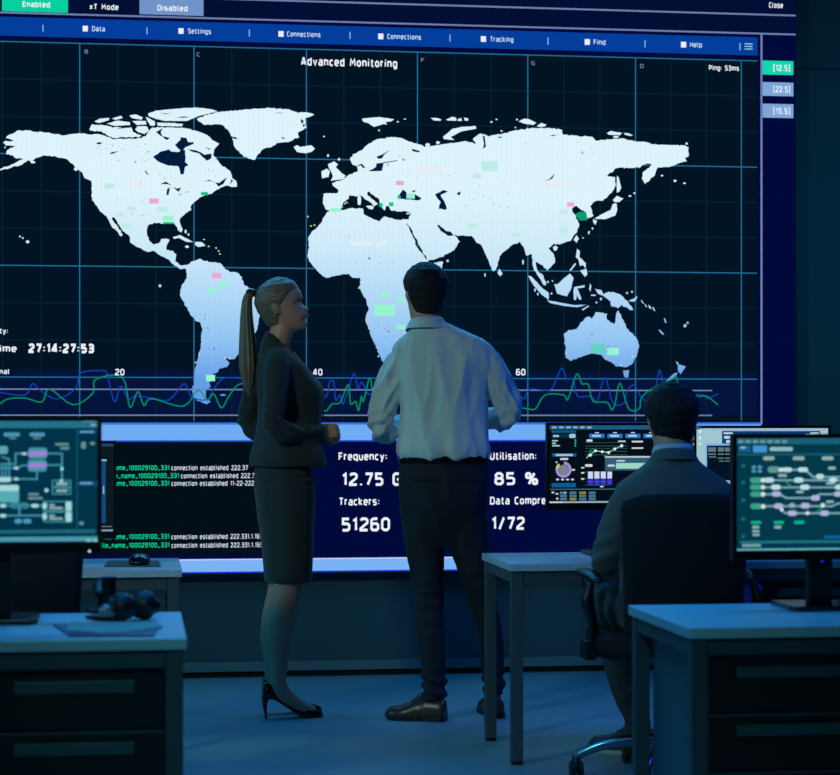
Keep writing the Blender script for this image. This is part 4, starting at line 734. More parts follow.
# blue bin beside the cabinet under the far desk
q = P(751.5, 576, 7.12); q.z = min(q.z, .622)
bn = [(q.x + sx_ * .030, q.y + sy_ * .10) for sx_, sy_ in ((-1, -1), (1, -1), (1, 1), (-1, 1))]
bn = [(min(x, 2.172), y) for x, y in bn]
tag(MB().prism(bn, 0, q.z).build('bin', mat('brightened_blue', (24, 70, 240), rough=.5), bevel=.012), 'narrow upright blue bin under the far desk, seen past the chair arm', 'bin')  # blue brightened in the colour, standing in for light under the desk

# ================================================================== OFFICE CHAIR
M_mesh = mat('chair_mesh', (6, 7, 8), rough=.85, bump=.15, bscale=300)
M_chrome = mat('chrome', (150, 158, 166), rough=.18, metal=1)
def office_chair(label):
    c = thing('office_chair', label, 'chair', (0, 0, 0), 0, 'black office chairs')
    ob = lambda mb, nm, m, par=c, **k: mb.build(nm, m, par, local=True, **k)
    seat = MB()
    seat.vloft([(.425, 0, .02, .22, .21), (.435, 0, .02, .245, .235), (.475, 0, .02, .25, .24), (.49, 0, .02, .235, .225), (.496, 0, .02, .18, .17)], n=48, e=3.2)
    ob(seat, 'seat', M_mesh, smooth=True)
    # curved backrest, wider at the top third
    rows = []; N = 16
    for i in range(22):
        t = i / 21; z = .50 + .46 * t
        w = .184 + .024 * math.sin(PI * min(1, t * 1.15) * .5) ; w *= (1 if t < .93 else 1 - .35 * ((t - .93) / .07) ** 2)
        yb = -.262 - .028 * math.sin(PI * t) + .03 * (1 - t)
        fr, bk = [], []
        for k in range(N + 1):
            u = -1 + 2 * k / N; yy = yb + .035 * u * u
            fr.append((u * w, yy + .014, z)); bk.append((u * w, yy - .014, z))
        rows.append(fr + bk[::-1])
    ob(MB().rings(rows), 'backrest', M_mesh, smooth=True)
    ob(MB().limb([(0, -.10, .40, .022), (0, -.22, .41, .022), (0, -.275, .50, .018), (0, -.272, .60, .010)], n=14, sub=5, side=(1, 0, 0)), 'back_support', M_black, smooth=True)
    for s in (-1, 1):
        ar = ob(MB().limb([(s * .255, -.10, .672, .020), (s * .262, -.03, .685, .030), (s * .262, .08, .685, .032), (s * .255, .15, .676, .020)], n=16, sub=5, flat=.5, side=(1, 0, 0)), 'armrest', M_black, smooth=True)
        ob(MB().limb([(s * .262, .02, .665, .02), (s * .258, .0, .60, .014), (s * .25, -.02, .50, .016), (s * .235, 0, .435, .022), (s * .17, 0, .415, .02)], n=14, sub=5), 'arm_post', M_black, ar, smooth=True)
        ob(MB().limb([(s * .278, -.09, .655, .014), (s * .292, -.10, .60, .018), (s * .272, -.09, .54, .012), (s * .262, -.04, .47, .008)], n=12, sub=5), 'arm_brace', M_black, ar, smooth=True)
        ob(MB().box(s * .262 - .02, -.03, .40, s * .262 + .022, .05, .465), 'arm_bracket', M_black, ar, bevel=.006)
    ob(MB().cyl((0, 0, .24), (0, 0, .42), .024, .026), 'gas_lift', M_chrome, smooth=True)
    ob(MB().cyl((0, 0, .11), (0, 0, .25), .034, .03), 'lift_cover', M_black, smooth=True)
    bs = MB()
    for k in range(5):
        a = math.radians(172 - 72 * k); ca, sa = math.cos(a), math.sin(a)
        bs.limb([(0, 0, .125, .028), (.10 * ca, .10 * sa, .125, .022), (.22 * ca, .22 * sa, .105, .018), (.30 * ca, .30 * sa, .07, .015)], n=12, sub=5, flat=.75)
    ob(bs, 'star_base', M_chrome, smooth=True)
    for k in range(5):
        a = math.radians(172 - 72 * k); ca, sa = math.cos(a), math.sin(a); x, y = .30 * ca, .30 * sa
        o = ob(MB().cyl((x - .020, y - .01, .028), (x - .006, y - .01, .028), .028, .028), 'caster', M_black, smooth=False)
        ob(MB().cyl((x + .006, y - .01, .028), (x + .020, y - .01, .028), .028, .028), 'wheel', M_black, o)
        ob(MB().limb([(x, y, .07, .010), (x, y - .005, .05, .018), (x, y - .01, .034, .016)], n=12, sub=3), 'fork', M_black, o, smooth=True)
    return c
pch = P(665, 500, 6.72)
chair = office_chair('black office chair that the man in the dark jacket sits in')
chair.location = (pch.x, pch.y, 0)
ch2 = copy_tree(chair); pe = P(16, 500, 6.16); ch2.location = (pe.x, pe.y, 0); ch2.rotation_euler = (0, 0, .02)
ch2['label'] = 'empty black office chair behind the lower left desk, under the monitor'

# ================================================================== PEOPLE
M_skin = mat('skin', (206, 142, 114), rough=.5, bump=.05, bscale=200)
M_shirt = mat('white_shirt', (206, 214, 216), rough=.8, bump=.12, bscale=90, stretch=(1, 1, .3), sheen=.2)
M_trouser = mat('navy_trousers', (18, 23, 36), rough=.85, bump=.1, bscale=120)
M_suit = mat('charcoal_suit', (34, 40, 42), rough=.85, bump=.12, bscale=140, sheen=.15)
M_jacket = mat('grey_jacket', (78, 84, 84), rough=.85, bump=.15, bscale=140, sheen=.1)
M_tights = mat('tights', (188, 134, 120), rough=.6)
M_leather = mat('brown_leather', (62, 44, 36), rough=.32, bump=.05, bscale=60)
M_patent = mat('patent_black', (12, 13, 16), rough=.18)
M_blond = mat('blond_hair', (120, 100, 84), rough=.45, bump=.35, bscale=50, var=.35, vscale=30, stretch=(3, 3, .4))
M_dkhair = mat('dark_hair', (9, 8, 9), rough=.75, bump=.6, bscale=120)
def gs(x, s): return math.exp(-(x / s) ** 2)
def smooth01(a, b, x):
    t = max(0, min(1, (x - a) / (b - a))); return t * t * (3 - 2 * t)
def interp(tab, t):
    for (a, va), (b, vb) in zip(tab[:-1], tab[1:]):
        if t <= b:
            u = (t - a) / (b - a); u = u * u * (3 - 2 * u) * .5 + u * .5
            return va + (vb - va) * u
    return tab[-1][1]
FRONT = [(0, .058), (.05, .076), (.11, .082), (.17, .076), (.21, .084), (.25, .083), (.29, .086), (.33, .081), (.40, .077), (.5, .071), (.57, .082), (.68, .084), (.78, .076), (.87, .058), (.94, .035), (1, .0)]
BACK = [(0, -.012), (.06, -.034), (.14, -.060), (.24, -.078), (.36, -.090), (.5, -.102), (.64, -.106), (.77, -.096), (.87, -.076), (.94, -.05), (1, -.012)]
HALFW = [(0, .020), (.05, .034), (.12, .046), (.22, .057), (.34, .064), (.48, .071), (.62, .077), (.74, .076), (.84, .065), (.92, .045), (.97, .025), (1, .006)]
def head_rings(H=.232, n=72, m=64, grow=None, rise=0, fem=False):
    """closed rings of a head, chin at z=0, crown at z=H, face towards +y"""
    rings = []
    for i in range(m + 1):
        t = i / m; t = .5 - .5 * math.cos(PI * t) if False else t
        tt = .004 + .992 * t
        f, b, w = interp(FRONT, tt), interp(BACK, tt), interp(HALFW, tt)
        if fem: w *= .95; f = f * .985 + .006 * gs(tt - .07, .05) + .004 * gs(tt - .25, .07)
        cy = (f + b) / 2; ry = (f - b) / 2; rg = []
        for k in range(n):
            a = 2 * PI * k / n; ca, sa = math.cos(a), math.sin(a); e = 2.25
            x = w * math.copysign(abs(ca) ** (2 / e), ca); y = cy + ry * math.copysign(abs(sa) ** (2 / e), sa)
            if sa > 0:
                u = tt
                nz = smooth01(.305, .345, u) * (1 - smooth01(.35, .56, u) ** .75)
                y += (.023 if fem else .028) * nz * gs(x, .0095 + .006 * nz) + .006 * smooth01(.3, .34, u) * (1 - smooth01(.37, .43, u)) * gs(abs(x) - .013, .006)
                y -= .009 * (gs(x - .031, .014) + gs(x + .031, .014)) * gs(u - .5, .04)
                y += .004 * gs(u - .5, .026) * (gs(x - .031, .012) + gs(x + .031, .012))
                y += .0045 * gs(u - .262, .014) * gs(x, .021) + .0055 * gs(u - .225, .016) * gs(x, .018) - .004 * gs(u - .243, .007) * gs(x, .022)
                y += .004 * gs(u - .565, .03) * gs(abs(x) - .03, .02)
            z = tt * H
            if grow:
                g = grow(a, tt, x, y)
                L = math.hypot(x, y - cy) or 1; up = smooth01(.6, 1, tt)
                x += g * x / L * (1 - up * .4); y += g * (y - cy) / L * (1 - up * .4); z += g * up * 1.0
            rg.append(Vector((x, y, z)))
        rings.append(rg)
    return rings
def placed(rings, M): return [[tuple(M @ p) for p in r] for r in rings]
from mathutils import Matrix
def headM(pos, yaw=0, pitch=0, roll=0):
    """pos = chin-level point on the neck's axis"""
    return Matrix.Translation(pos) @ Matrix.Rotation(yaw, 4, 'Z') @ Matrix.Rotation(pitch, 4, 'X') @ Matrix.Rotation(roll, 4, 'Y')
def add_head(mb, M, H=.232, fem=False):
    mb.rings(placed(head_rings(H, fem=fem), M))
    for s in (-1, 1):   # ears: rim and lobe
        yo = -.022 if fem else 0
        w = .069 * (.95 if fem else 1)
        pts = []
        for k in range(9):
            a = math.radians(-75 + 250 * k / 8); ez = .021 if fem else .025
            pts.append((*(M @ Vector((s * (w + .010 + .004 * math.sin(a)), -.014 + yo - .012 * math.cos(a), .45 * H + ez * math.sin(a)))), .0038))
        mb.limb(pts, n=8, sub=3)
        mb.limb([(*(M @ Vector((s * (w + .002), -.006 + yo, .40 * H))), .010), (*(M @ Vector((s * (w + .007), -.010 + yo, .47 * H))), .013), (*(M @ Vector((s * (w + .006), -.014 + yo, .53 * H))), .010)], n=10, sub=3, flat=.5)
def add_hand(mb, wrist, d, nrm, side, curl=.9, sc=1.0, spread=.0):
    """wrist point, direction d of the palm, nrm = back-of-hand normal, side +1: thumb on the d x nrm side"""
    d = Vector(d).normalized(); nrm = Vector(nrm); nrm = (nrm - d * nrm.dot(d)).normalized(); t = d.cross(nrm).normalized() * side
    W = Vector(wrist)
    def p(a, b, c): return W + (d * a + t * b + nrm * c) * sc
    for b in (-.030, -.010, .010, .030):   # metacarpals fused into a palm
        mb.limb([(*p(-.01, b * .55, 0), .018 * sc), (*p(.04, b * .9, 0), .0155 * sc), (*p(.085, b, .002), .0125 * sc)], n=12, sub=4)
    for b, L in ((.030, .078), (.010, .088), (-.010, .082), (-.030, .064)):
        ang = 0; cur = p(.085, b, .002); pts = [(*cur, .0095 * sc)]
        for q, fr in enumerate((.46, .30, .24)):
            ang += curl * (.8, 1.15, .8)[q]
            dirv = d * math.cos(ang) - nrm * math.sin(ang) + t * (spread * b * 10)
            cur = cur + dirv * (L * fr * sc); pts.append((*cur, (.0088, .0080, .0068)[q] * sc))
        mb.limb(pts, n=10, sub=4)
    th = [(*p(.015, .026, -.004), .014 * sc), (*p(.045, .046, -.018), .012 * sc), (*p(.070, .046, -.034), .0098 * sc), (*p(.088, .034, -.044), .008 * sc)]
    mb.limb(th, n=10, sub=4)
def fold(co, seed, fx, fz, amp):
    """cloth folds: stretched ridged noise"""
    v = noise.noise(Vector((co.x * fx + seed, co.y * fx - seed, co.z * fz + seed * 2)))
    r = 1 - abs(v) * 2.2
    return amp * (r - .6)
def ellipse_ring(mb, rows, **k): mb.vloft(rows, **k)

def shoe(person, M, L=.29, W=.098, m=M_leather, pump=False, name='shoe', sm=None):
    """dress shoe or pump with its heel at y=0, toe at y=L, sole on z=0"""
    up = MB(); sole = MB(); N = 20; rings = []; sr = []
    for i in range(N + 1):
        t = i / N; y = L * t
        if not pump:
            w = W / 2 * interp([(0, .55), (.05, .70), (.2, .72), (.4, .74), (.66, 1.0), (.82, .92), (.94, .62), (1, .22)], t)
            h = interp([(0, .060), (.04, .072), (.2, .078), (.34, .084), (.46, .076), (.6, .058), (.75, .046), (.9, .040), (.97, .030), (1, .016)], t); z0 = interp([(0, .022), (.3, .020), (.4, .012), (1, .012)], t)
        else:
            w = W / 2 * interp([(0, .45), (.06, .60), (.25, .62), (.5, .72), (.7, 1.0), (.85, .72), (.95, .34), (1, .08)], t)
            z0 = interp([(0, .088), (.15, .086), (.35, .060), (.55, .020), (.66, .005), (1, .006)], t)
            h = interp([(0, .056), (.08, .058), (.2, .038), (.35, .026), (.55, .022), (.68, .022), (.74, .034), (.86, .028), (.95, .020), (1, .010)], t)
        rg = []
        for k in range(24):
            a = 2 * PI * k / 24; ca, sa = math.cos(a), math.sin(a)
            x = w * math.copysign(abs(ca) ** .8, ca); z = z0 + (h * max(0, sa) ** .85 if sa > 0 else -.004 * abs(sa))
            if sa > 0 and not pump: x *= 1 - .35 * smooth01(.5, 1, sa) * (1 if t < .5 else .6)
            rg.append(tuple(M @ Vector((x, y, z))))
        rings.append(rg)
        ww = w + (.003 if not pump else .001)
        b0 = 0 if not pump else z0 - .006
        if not pump and .30 < t < .42: b0 = .010
        elif not pump and t >= .42: b0 = 0 + .010 * (t > .93)
        sr.append([tuple(M @ Vector(q)) for q in ((-ww, y, b0), (ww, y, b0), (ww, y, z0 + .001), (-ww, y, z0 + .001))])
    u = up.rings(rings).build(name, m, person, local=True, smooth=True)
    sole.rings(sr).build('sole', sm or M_black, u, local=True)
    if pump:
        MB().limb([(*(M @ Vector((0, .012, .088))), .017), (*(M @ Vector((0, .008, .06))), .010), (*(M @ Vector((0, .012, .02))), .0055), (*(M @ Vector((0, .013, .001))), .005)], n=12, sub=4, dome=False).build('heel', m, u, local=True, smooth=True)
    else:
        lc = MB()
        for j in range(4):
            yy = L * (.40 + .055 * j); zz = interp([(0, .060), (.2, .078), (.34, .086), (.46, .078), (.6, .060)], yy / L) + .016
            lc.limb([(*(M @ Vector((-.020, yy - .004, zz - .008))), .0022), (*(M @ Vector((0, yy, zz))), .0026), (*(M @ Vector((.020, yy - .004, zz - .008))), .0022)], n=6, sub=3)
        yy = L * .40
        for s in (-1, 1): lc.limb([(*(M @ Vector((0, yy, .099))), .0022), (*(M @ Vector((s * .022, yy + .004, .108))), .0024), (*(M @ Vector((s * .030, yy + .010, .094))), .002)], n=6, sub=4)
        lc.build('laces', M_black, u, local=True, smooth=True)
    return u
def iris(HM, e, person):
    n = len(e.v); c = Vector((0, 0, 0))
    for v in e.v: c += Vector(v) / n
    fw = (HM.to_3x3() @ Vector((0, 1, .05))).normalized()
    i = MB().limb([(*(c + fw * .0085), .0052), (*(c + fw * .0112), .0044)], n=16, sub=1)
    i.build('iris', mat('iris_brown', (38, 28, 24), rough=.2), person, local=True, smooth=True)
def place(o, loc, rotz):
    o.location = loc; o.rotation_euler = (0, 0, rotz); return o

# ------------------------------------------------------------------ standing man in the white shirt, seen from behind (local: faces +y)
def man():
    HM = headM(Vector((-.050, .0, 1.582)), yaw=math.radians(16), pitch=math.radians(3))
    b = MB(); add_head(b, HM)
    b.limb([(-.012, -.02, 1.50, .066), (-.040, -.018, 1.57, .058), (-.055, -.016, 1.65, .058)], n=24, sub=5)
    b.vloft([(.84, .028, 0, .10, .09), (.90, .028, 0, .160, .105), (1.0, .028, 0, .162, .10), (1.12, .026, 0, .150, .10), (1.3, .028, 0, .158, .108), (1.42, .02, -.01, .160, .09), (1.48, .015, -.01, .15, .06), (1.53, .0, -.015, .09, .045)], n=40)
    # arms
    b.limb([(-.145, -.01, 1.440, .044), (-.205, -.008, 1.30, .036), (-.220, .008, 1.195, .030), (-.205, .07, 1.162, .030), (-.150, .165, 1.172, .027), (-.100, .240, 1.187, .024)], n=18, sub=6)
    b.limb([(.180, -.01, 1.450, .044), (.250, -.002, 1.335, .036), (.290, .012, 1.250, .030), (.262, .08, 1.214, .030), (.190, .17, 1.206, .027), (.118, .240, 1.204, .024)], n=18, sub=6)
    add_hand(b, (-.098, .243, 1.187), (.75, .42, .12), (0, .6, .8), 1, .55)
    add_hand(b, (.115, .240, 1.204), (-.80, .35, .02), (0, .6, .8), -1, .55)
    # legs and feet
    b.limb([(-.050, 0, .86, .07), (-.055, 0, .72, .060), (-.034, 0, .50, .040), (-.022, -.01, .36, .038), (-.014, 0, .16, .030), (-.012, .004, .06, .030)], n=18, sub=6)
    b.limb([(.105, 0, .86, .07), (.124, 0, .72, .060), (.182, .03, .50, .040), (.208, .05, .36, .038), (.229, .09, .16, .030), (.231, .098, .06, .030)], n=18, sub=6)
    person = from_mesh(solidify(b, .006, 3), 'person', M_skin)
    tag(person, 'man in a white shirt standing with his back turned, looking at the display', 'person')
    # trousers
    t = MB()
    t.vloft([(.70, .034, 0, .100, .07), (.78, .030, 0, .152, .105), (.86, .028, -.005, .176, .128), (.94, .030, -.008, .182, .128), (1.02, .027, 0, .178, .118), (1.068, .025, 0, .172, .112)], n=48, e=2.4)
    def leg(rows): t.vloft([(z, x, y, rx, ry) for z, x, y, rx, ry in rows], n=28, e=2.1)
    leg([(.082, -.013, .008, .050, .056), (.13, -.012, .004, .053, .060), (.20, -.014, -.002, .052, .060), (.28, -.017, -.006, .053, .062), (.38, -.024, -.010, .058, .066), (.48, -.032, -.002, .060, .066), (.60, -.042, 0, .070, .076), (.72, -.055, 0, .083, .092), (.86, -.058, 0, .092, .10), (.92, -.05, 0, .085, .10)])
    leg([(.088, .232, .098, .046, .056), (.14, .230, .092, .048, .060), (.20, .226, .082, .049, .060), (.28, .220, .066, .050, .062), (.38, .204, .045, .054, .066), (.48, .180, .030, .058, .066), (.60, .150, 0, .068, .076), (.72, .124, 0, .084, .092), (.86, .108, 0, .094, .10), (.92, .10, 0, .085, .10)])
    def tf(co, n):
        v = fold(co, 3, 10, 4, .006)
        low = 1 - smooth01(.14, .24, co.z); v += low * .007 * math.sin(co.z * 120 + co.x * 40 + 2 * noise.noise(co * 14))     # folds piled on the shoe
        kn = gs(co.z - .5, .12); v += kn * fold(co, 40, 7, 26, .006)
        return v
    tr = from_mesh(solidify(t, .0065, 9), 'trousers', M_trouser, person, tf)
    bl = MB(); bl.vloft([(1.030, .027, 0, .181, .121), (1.034, .027, 0, .184, .124), (1.064, .026, 0, .181, .121), (1.068, .026, 0, .177, .117)], n=64, sub=2, e=2.4)
    bl.build('belt', M_patent, person, local=True, smooth=True)
    po = MB(); po.box(.075, -.1335, .965, .165, -.128, .969); po.box(-.105, -.1335, .965, -.015, -.128, .969); po.build('back_pockets', M_black, tr, local=True)
    # shirt
    s = MB()
    s.vloft([(1.044, .026, 0, .170, .112), (1.052, .025, 0, .182, .124), (1.085, .024, 0, .186, .132), (1.14, .026, 0, .178, .126), (1.22, .028, 0, .172, .120), (1.30, .028, 0, .173, .124), (1.38, .024, -.006, .182, .124), (1.43, .022, -.01, .198, .114), (1.475, .020, -.012, .206, .098), (1.510, .020, -.013, .182, .084), (1.540, .008, -.014, .138, .074), (1.565, -.008, -.014, .096, .066), (1.59, -.030, -.014, .064, .060)], n=64, e=2.5)
    s.limb([(-.110, -.008, 1.44, .055), (-.158, -.008, 1.415, .064), (-.202, -.006, 1.30, .058), (-.222, .005, 1.195, .052), (-.205, .07, 1.160, .054), (-.150, .165, 1.172, .044), (-.108, .228, 1.186, .038)], n=30, sub=7)
    s.limb([(.150, -.008, 1.465, .055), (.200, -.008, 1.430, .066), (.246, -.002, 1.335, .060), (.292, .010, 1.250, .052), (.262, .08, 1.212, .054), (.190, .17, 1.205, .044), (.130, .228, 1.204, .038)], n=30, sub=7)
    def sf(co, n):
        arm = smooth01(.165, .21, abs(co.x - .03))
        v = fold(co, 11, 8, 2.0, .013) * (1 - arm) * (1 - smooth01(1.42, 1.52, co.z)) + fold(co, 5, 16, 6, .0022) + fold(co, 31, 19, 4, .0045)
        v += arm * fold(Vector((co.x * 1.2, co.y, co.z + abs(co.x) * 1.4)), 21, 8, 13, .011)
        v += gs(co.z - 1.16, .07) * arm * .006 * math.sin(co.z * 150 + co.y * 50)
        v += .003 * (1 - smooth01(1.06, 1.15, co.z)) * math.sin(math.atan2(co.y, co.x - .025) * 9 + 3 * noise.noise(co * 9))
        v += .003 * gs(co.z - 1.455, .006) * smooth01(-.02, -.06, co.y)       # yoke seam
        return v
    def sf2(co, n):
        if co.z > 1.53: return fold(co, 5, 16, 6, .0015)
        return sf(co, n)
    sh = from_mesh(solidify(s, .0065, 2), 'shirt', M_shirt, person, sf2)
    c = MB(); n = 48; rr = []
    for z, r, dz in ((1.548, .068, 0), (1.575, .066, .0), (1.604, .062, .002), (1.610, .064, .002), (1.602, .070, .002), (1.582, .082, -.002), (1.570, .088, -.004)):
        rg = []
        for k in range(n):
            a = 2 * PI * k / n; fr = .5 + .5 * math.sin(a)
            rg.append((-.040 + .012 * (1.6 - z) * 10 * .3 + r * math.cos(a), -.012 + r * .98 * math.sin(a), z - .030 * fr ** 2 + (-.06 * (z - 1.55)) * fr + dz))
        rr.append(rg)
    c.rings(rr, cap=False).build('collar', M_shirt, sh, local=True, smooth=True)
    cu = MB()
    for w_, d_ in (((-.112, .222, 1.186), (.55, .8, .1)), ((.134, .224, 1.204), (-.75, .65, 0))):
        d_ = Vector(d_).normalized(); W = Vector(w_); cu = MB().limb([(*(W - d_ * .03), .040), (*(W + d_ * .03), .037)], n=24, sub=2, dome=False); cu.build('cuff', M_shirt, sh, local=True, smooth=True)
    # hair: short, cropped nape
    def grow(a, t, x, y):
        front = math.sin(a)
        line = interp([(-1, .13), (-.6, .16), (-.15, .38), (.0, .42), (.25, .60), (.5, .76), (1, .80)], front)
        k = smooth01(line - .03, line + .06, t)
        th = .006 + .012 * smooth01(.5, .9, t) + .0015 * noise.noise(Vector((x * 60, y * 60, t * 16)))
        return -.006 + (th + .006) * k
    h = MB(); h.rings(placed(head_rings(n=110, m=110, grow=grow), HM)); h.build('hair', M_dkhair, person, local=True, smooth=True)
    for s_ in (-1, 1):
        e = MB().ball((0, 0, 0), .0115); e.v = [tuple(HM @ (Vector(v) + Vector((s_ * .031, .0575, .5 * .232)))) for v in e.v]; e.build('eye', mat('eye_white', (190, 192, 192), rough=.3), person, local=True, smooth=True); iris(HM, e, person)
    # shoes: left turned outwards, right pointing away
    shoe(person, Matrix.Translation((.034, -.024, 0)) @ Matrix.Rotation(math.radians(72), 4, 'Z'), L=.252)
    shoe(person, Matrix.Translation((.240, .035, 0)) @ Matrix.Rotation(math.radians(6), 4, 'Z'))
    return person
mn = man()
pm = P(437, 500, 7.99); place(mn, (pm.x, pm.y, 0), -TH * .9)

# ------------------------------------------------------------------ woman in the dark skirt suit, profile to the right (local: faces +y, her right is +x)
def woman():
    HM = headM(Vector((0.0, .020, 1.556)), yaw=math.radians(-9), pitch=math.radians(11))
    b = MB(); add_head(b, HM, H=.218, fem=True)
    b.limb([(0, -.040, 1.44, .060), (0, -.024, 1.51, .047), (0, .006, 1.60, .049)], n=24, sub=5)
    b.vloft([(.70, 0, .005, .10, .08), (.80, 0, .005, .150, .105), (.9, 0, .005, .155, .11), (1.0, 0, .005, .140, .098), (1.12, 0, .01, .115, .085), (1.22, 0, .01, .118, .085), (1.33, 0, .02, .135, .105), (1.40, 0, -.005, .140, .085), (1.45, 0, -.03, .10, .055), (1.49, 0, -.035, .05, .045)], n=40)
    b.limb([(.135, -.045, 1.415, .034), (.190, -.066, 1.30, .028), (.204, -.078, 1.195, .025), (.185, -.035, 1.153, .025), (.125, .055, 1.150, .023), (.052, .138, 1.156, .020)], n=18, sub=6)
    b.limb([(-.135, -.045, 1.415, .034), (-.203, -.088, 1.30, .028), (-.216, -.108, 1.195, .025), (-.190, -.05, 1.151, .025), (-.120, .045, 1.146, .023), (-.032, .142, 1.148, .020)], n=18, sub=6)
    add_hand(b, (.048, .142, 1.156), (-.15, .95, .0), (.9, .2, .35), 1, .95, .78)
    add_hand(b, (-.028, .146, 1.146), (.25, .95, -.05), (-.85, .2, .3), -1, .95, .78)
    for s, fy in ((1, .004), (-1, .006)):
        b.limb([(s * .065, .010 + fy, .80, .07), (s * .062, .004 + fy, .60, .052), (s * .062, -.010 + fy, .50, .044), (s * .064, -.035 + fy, .37, .042), (s * .066, -.037 + fy, .22, .029), (s * .066, -.034 + fy, .14, .025), (s * .066, -.002 + fy, .082, .025), (s * .066, .06 + fy, .036, .018)], n=18, sub=6)
    person = from_mesh(solidify(b, .005, 2), 'person', M_skin)
    tag(person, 'woman with a long ponytail in a dark skirt suit and high heels', 'person')
    # tights
    t = MB()
    for s, fy in ((1, .004), (-1, .006)):
        t.limb([(s * .062, .008 + fy, .72, .064), (s * .062, .006 + fy, .60, .060), (s * .062, -.004 + fy, .50, .056), (s * .063, -.016 + fy, .44, .058), (s * .068, -.028 + fy, .37, .058), (s * .069, -.040 + fy, .30, .049), (s * .068, -.037 + fy, .22, .038), (s * .066, -.038 + fy, .16, .033), (s * .066, -.030 + fy, .115, .035), (s * .066, .000 + fy, .078, .034), (s * .066, .06 + fy, .038, .028), (s * .066, .10 + fy, .025, .022)], n=24, sub=7)
    from_mesh(solidify(t, .005, 2), 'tights', M_tights, person)
    # skirt
    k = MB(); k.vloft([(.545, 0, .020, .132, .088), (.552, 0, .020, .140, .094), (.65, 0, .017, .152, .099), (.75, 0, .013, .168, .107), (.86, 0, .008, .180, .118), (.93, 0, .003, .178, .120), (1.0, 0, -.002, .160, .112), (1.06, 0, .0, .130, .095)], n=64, e=2.2)
    def kf(co, n): return fold(co, 8, 4, 7, .003) + .003 * gs(co.z - .97, .05) * math.sin(co.z * 210 + co.x * 14)
    from_mesh(solidify(k, .007, 3), 'skirt', M_suit, person, kf)
    # jacket
    j = MB()
    j.vloft([(1.012, 0, .018, .178, .146), (1.020, 0, .018, .186, .154), (1.06, 0, .014, .182, .150), (1.12, 0, .012, .166, .132), (1.20, 0, .022, .150, .126), (1.27, 0, .030, .156, .132), (1.335, 0, .024, .172, .130), (1.39, 0, -.002, .180, .112), (1.43, 0, -.016, .176, .092), (1.465, 0, -.030, .135, .068), (1.495, 0, -.038, .088, .056), (1.515, 0, -.042, .062, .050)], n=64, e=2.2)
    j.limb([(.135, -.045, 1.445, .048), (.172, -.056, 1.40, .052), (.192, -.068, 1.30, .048), (.206, -.078, 1.195, .044), (.185, -.035, 1.152, .046), (.125, .055, 1.150, .040), (.062, .128, 1.156, .034)], n=28, sub=7)
    j.limb([(-.135, -.045, 1.445, .048), (-.178, -.065, 1.40, .052), (-.205, -.090, 1.30, .048), (-.218, -.108, 1.195, .044), (-.190, -.050, 1.150, .046), (-.120, .045, 1.146, .040), (-.042, .130, 1.150, .034)], n=28, sub=7)
    def jf(co, n):
        v = fold(co, 2, 8, 4, .0045)
        v += gs(co.z - 1.17, .06) * smooth01(.14, .19, abs(co.x)) * .005 * math.sin(co.z * 130 + co.y * 60)
        v -= .004 * gs(co.x, .004) * smooth01(-.02, -.08, co.y)
        return v
    jk = from_mesh(solidify(j, .006, 3), 'jacket', M_suit, person, jf)
    c = MB(); rr = []
    for z, r in ((1.488, .060), (1.520, .056), (1.552, .051), (1.557, .053), (1.542, .059), (1.514, .068), (1.500, .072)):
        rg = []
        for q in range(40):
            a = 2 * PI * q / 40; fr = .5 + .5 * math.sin(a); rg.append((r * math.cos(a) * 1.0, -.026 + r * .9 * math.sin(a) + .01 * fr, z - .115 * fr ** 1.5))
        rr.append(rg)
    c.rings(rr, cap=False).build('collar', M_suit, jk, local=True, smooth=True)
    for s in (-1, 1):
        lp = [(s * .062, -.02, 1.495, .014), (s * .074, .040, 1.448, .020), (s * .066, .098, 1.380, .022), (s * .048, .146, 1.30, .020), (s * .022, .160, 1.22, .008)]
        MB().limb(lp, n=14, sub=6, flat=.35, side=(1, 0, 0)).build('lapel', M_suit, jk, local=True, smooth=True)
    MB().vloft([(1.24, 0, .148, .012, .006), (1.30, 0, .146, .030, .008), (1.38, 0, .112, .048, .010), (1.44, 0, .050, .052, .022), (1.475, 0, .02, .045, .022)], n=24, sub=6).build('blouse', mat('dark_blouse', (58, 60, 66), rough=.6), jk, local=True, smooth=True)
    # earring
    MB().ball(tuple(HM @ Vector((.077, -.030, .365 * .218))), .004, 10, 8).build('earring', mat('gold', (220, 190, 120), rough=.25, metal=1), person, local=True, smooth=True)
    for s_ in (-1, 1):
        e = MB().ball((0, 0, 0), .0112); e.v = [tuple(HM @ (Vector(v) + Vector((s_ * .029, .0555, .5 * .218)))) for v in e.v]; e.build('eye', mat('eye_white', (190, 192, 192), rough=.3), person, local=True, smooth=True); iris(HM, e, person)
        MB().limb([(*(HM @ Vector((s_ * x, y, z * .218))), r) for x, y, z, r in ((.018, .0665, .505, .0012), (.029, .0685, .530, .0018), (.041, .0620, .505, .0012))], n=6, sub=4).build('eyelash', M_black, person, local=True, smooth=True)
        br = [(*(HM @ Vector((s_ * x, y, z * .218))), r) for x, y, z, r in ((.014, .083, .555, .0022), (.028, .082, .575, .0026), (.044, .070, .565, .0016))]
        MB().limb(br, n=6, sub=4).build('eyebrow', mat('brow_brown', (90, 70, 55), rough=.8), person, local=True, smooth=True)
    lip = MB()
    lip.limb([(*(HM @ Vector((x, y + .0035, z * .218))), r) for x, y, z, r in ((-.021, .074, .243, .001), (-.009, .0865, .258, .0032), (0, .0885, .256, .0032), (.009, .0865, .258, .0032), (.021, .074, .243, .001))], n=8, sub=4)
    lip.limb([(*(HM @ Vector((x, y + .0035, z * .218))), r) for x, y, z, r in ((-.019, .074, .24, .001), (0, .0875, .225, .0042), (.019, .074, .24, .001))], n=8, sub=5)
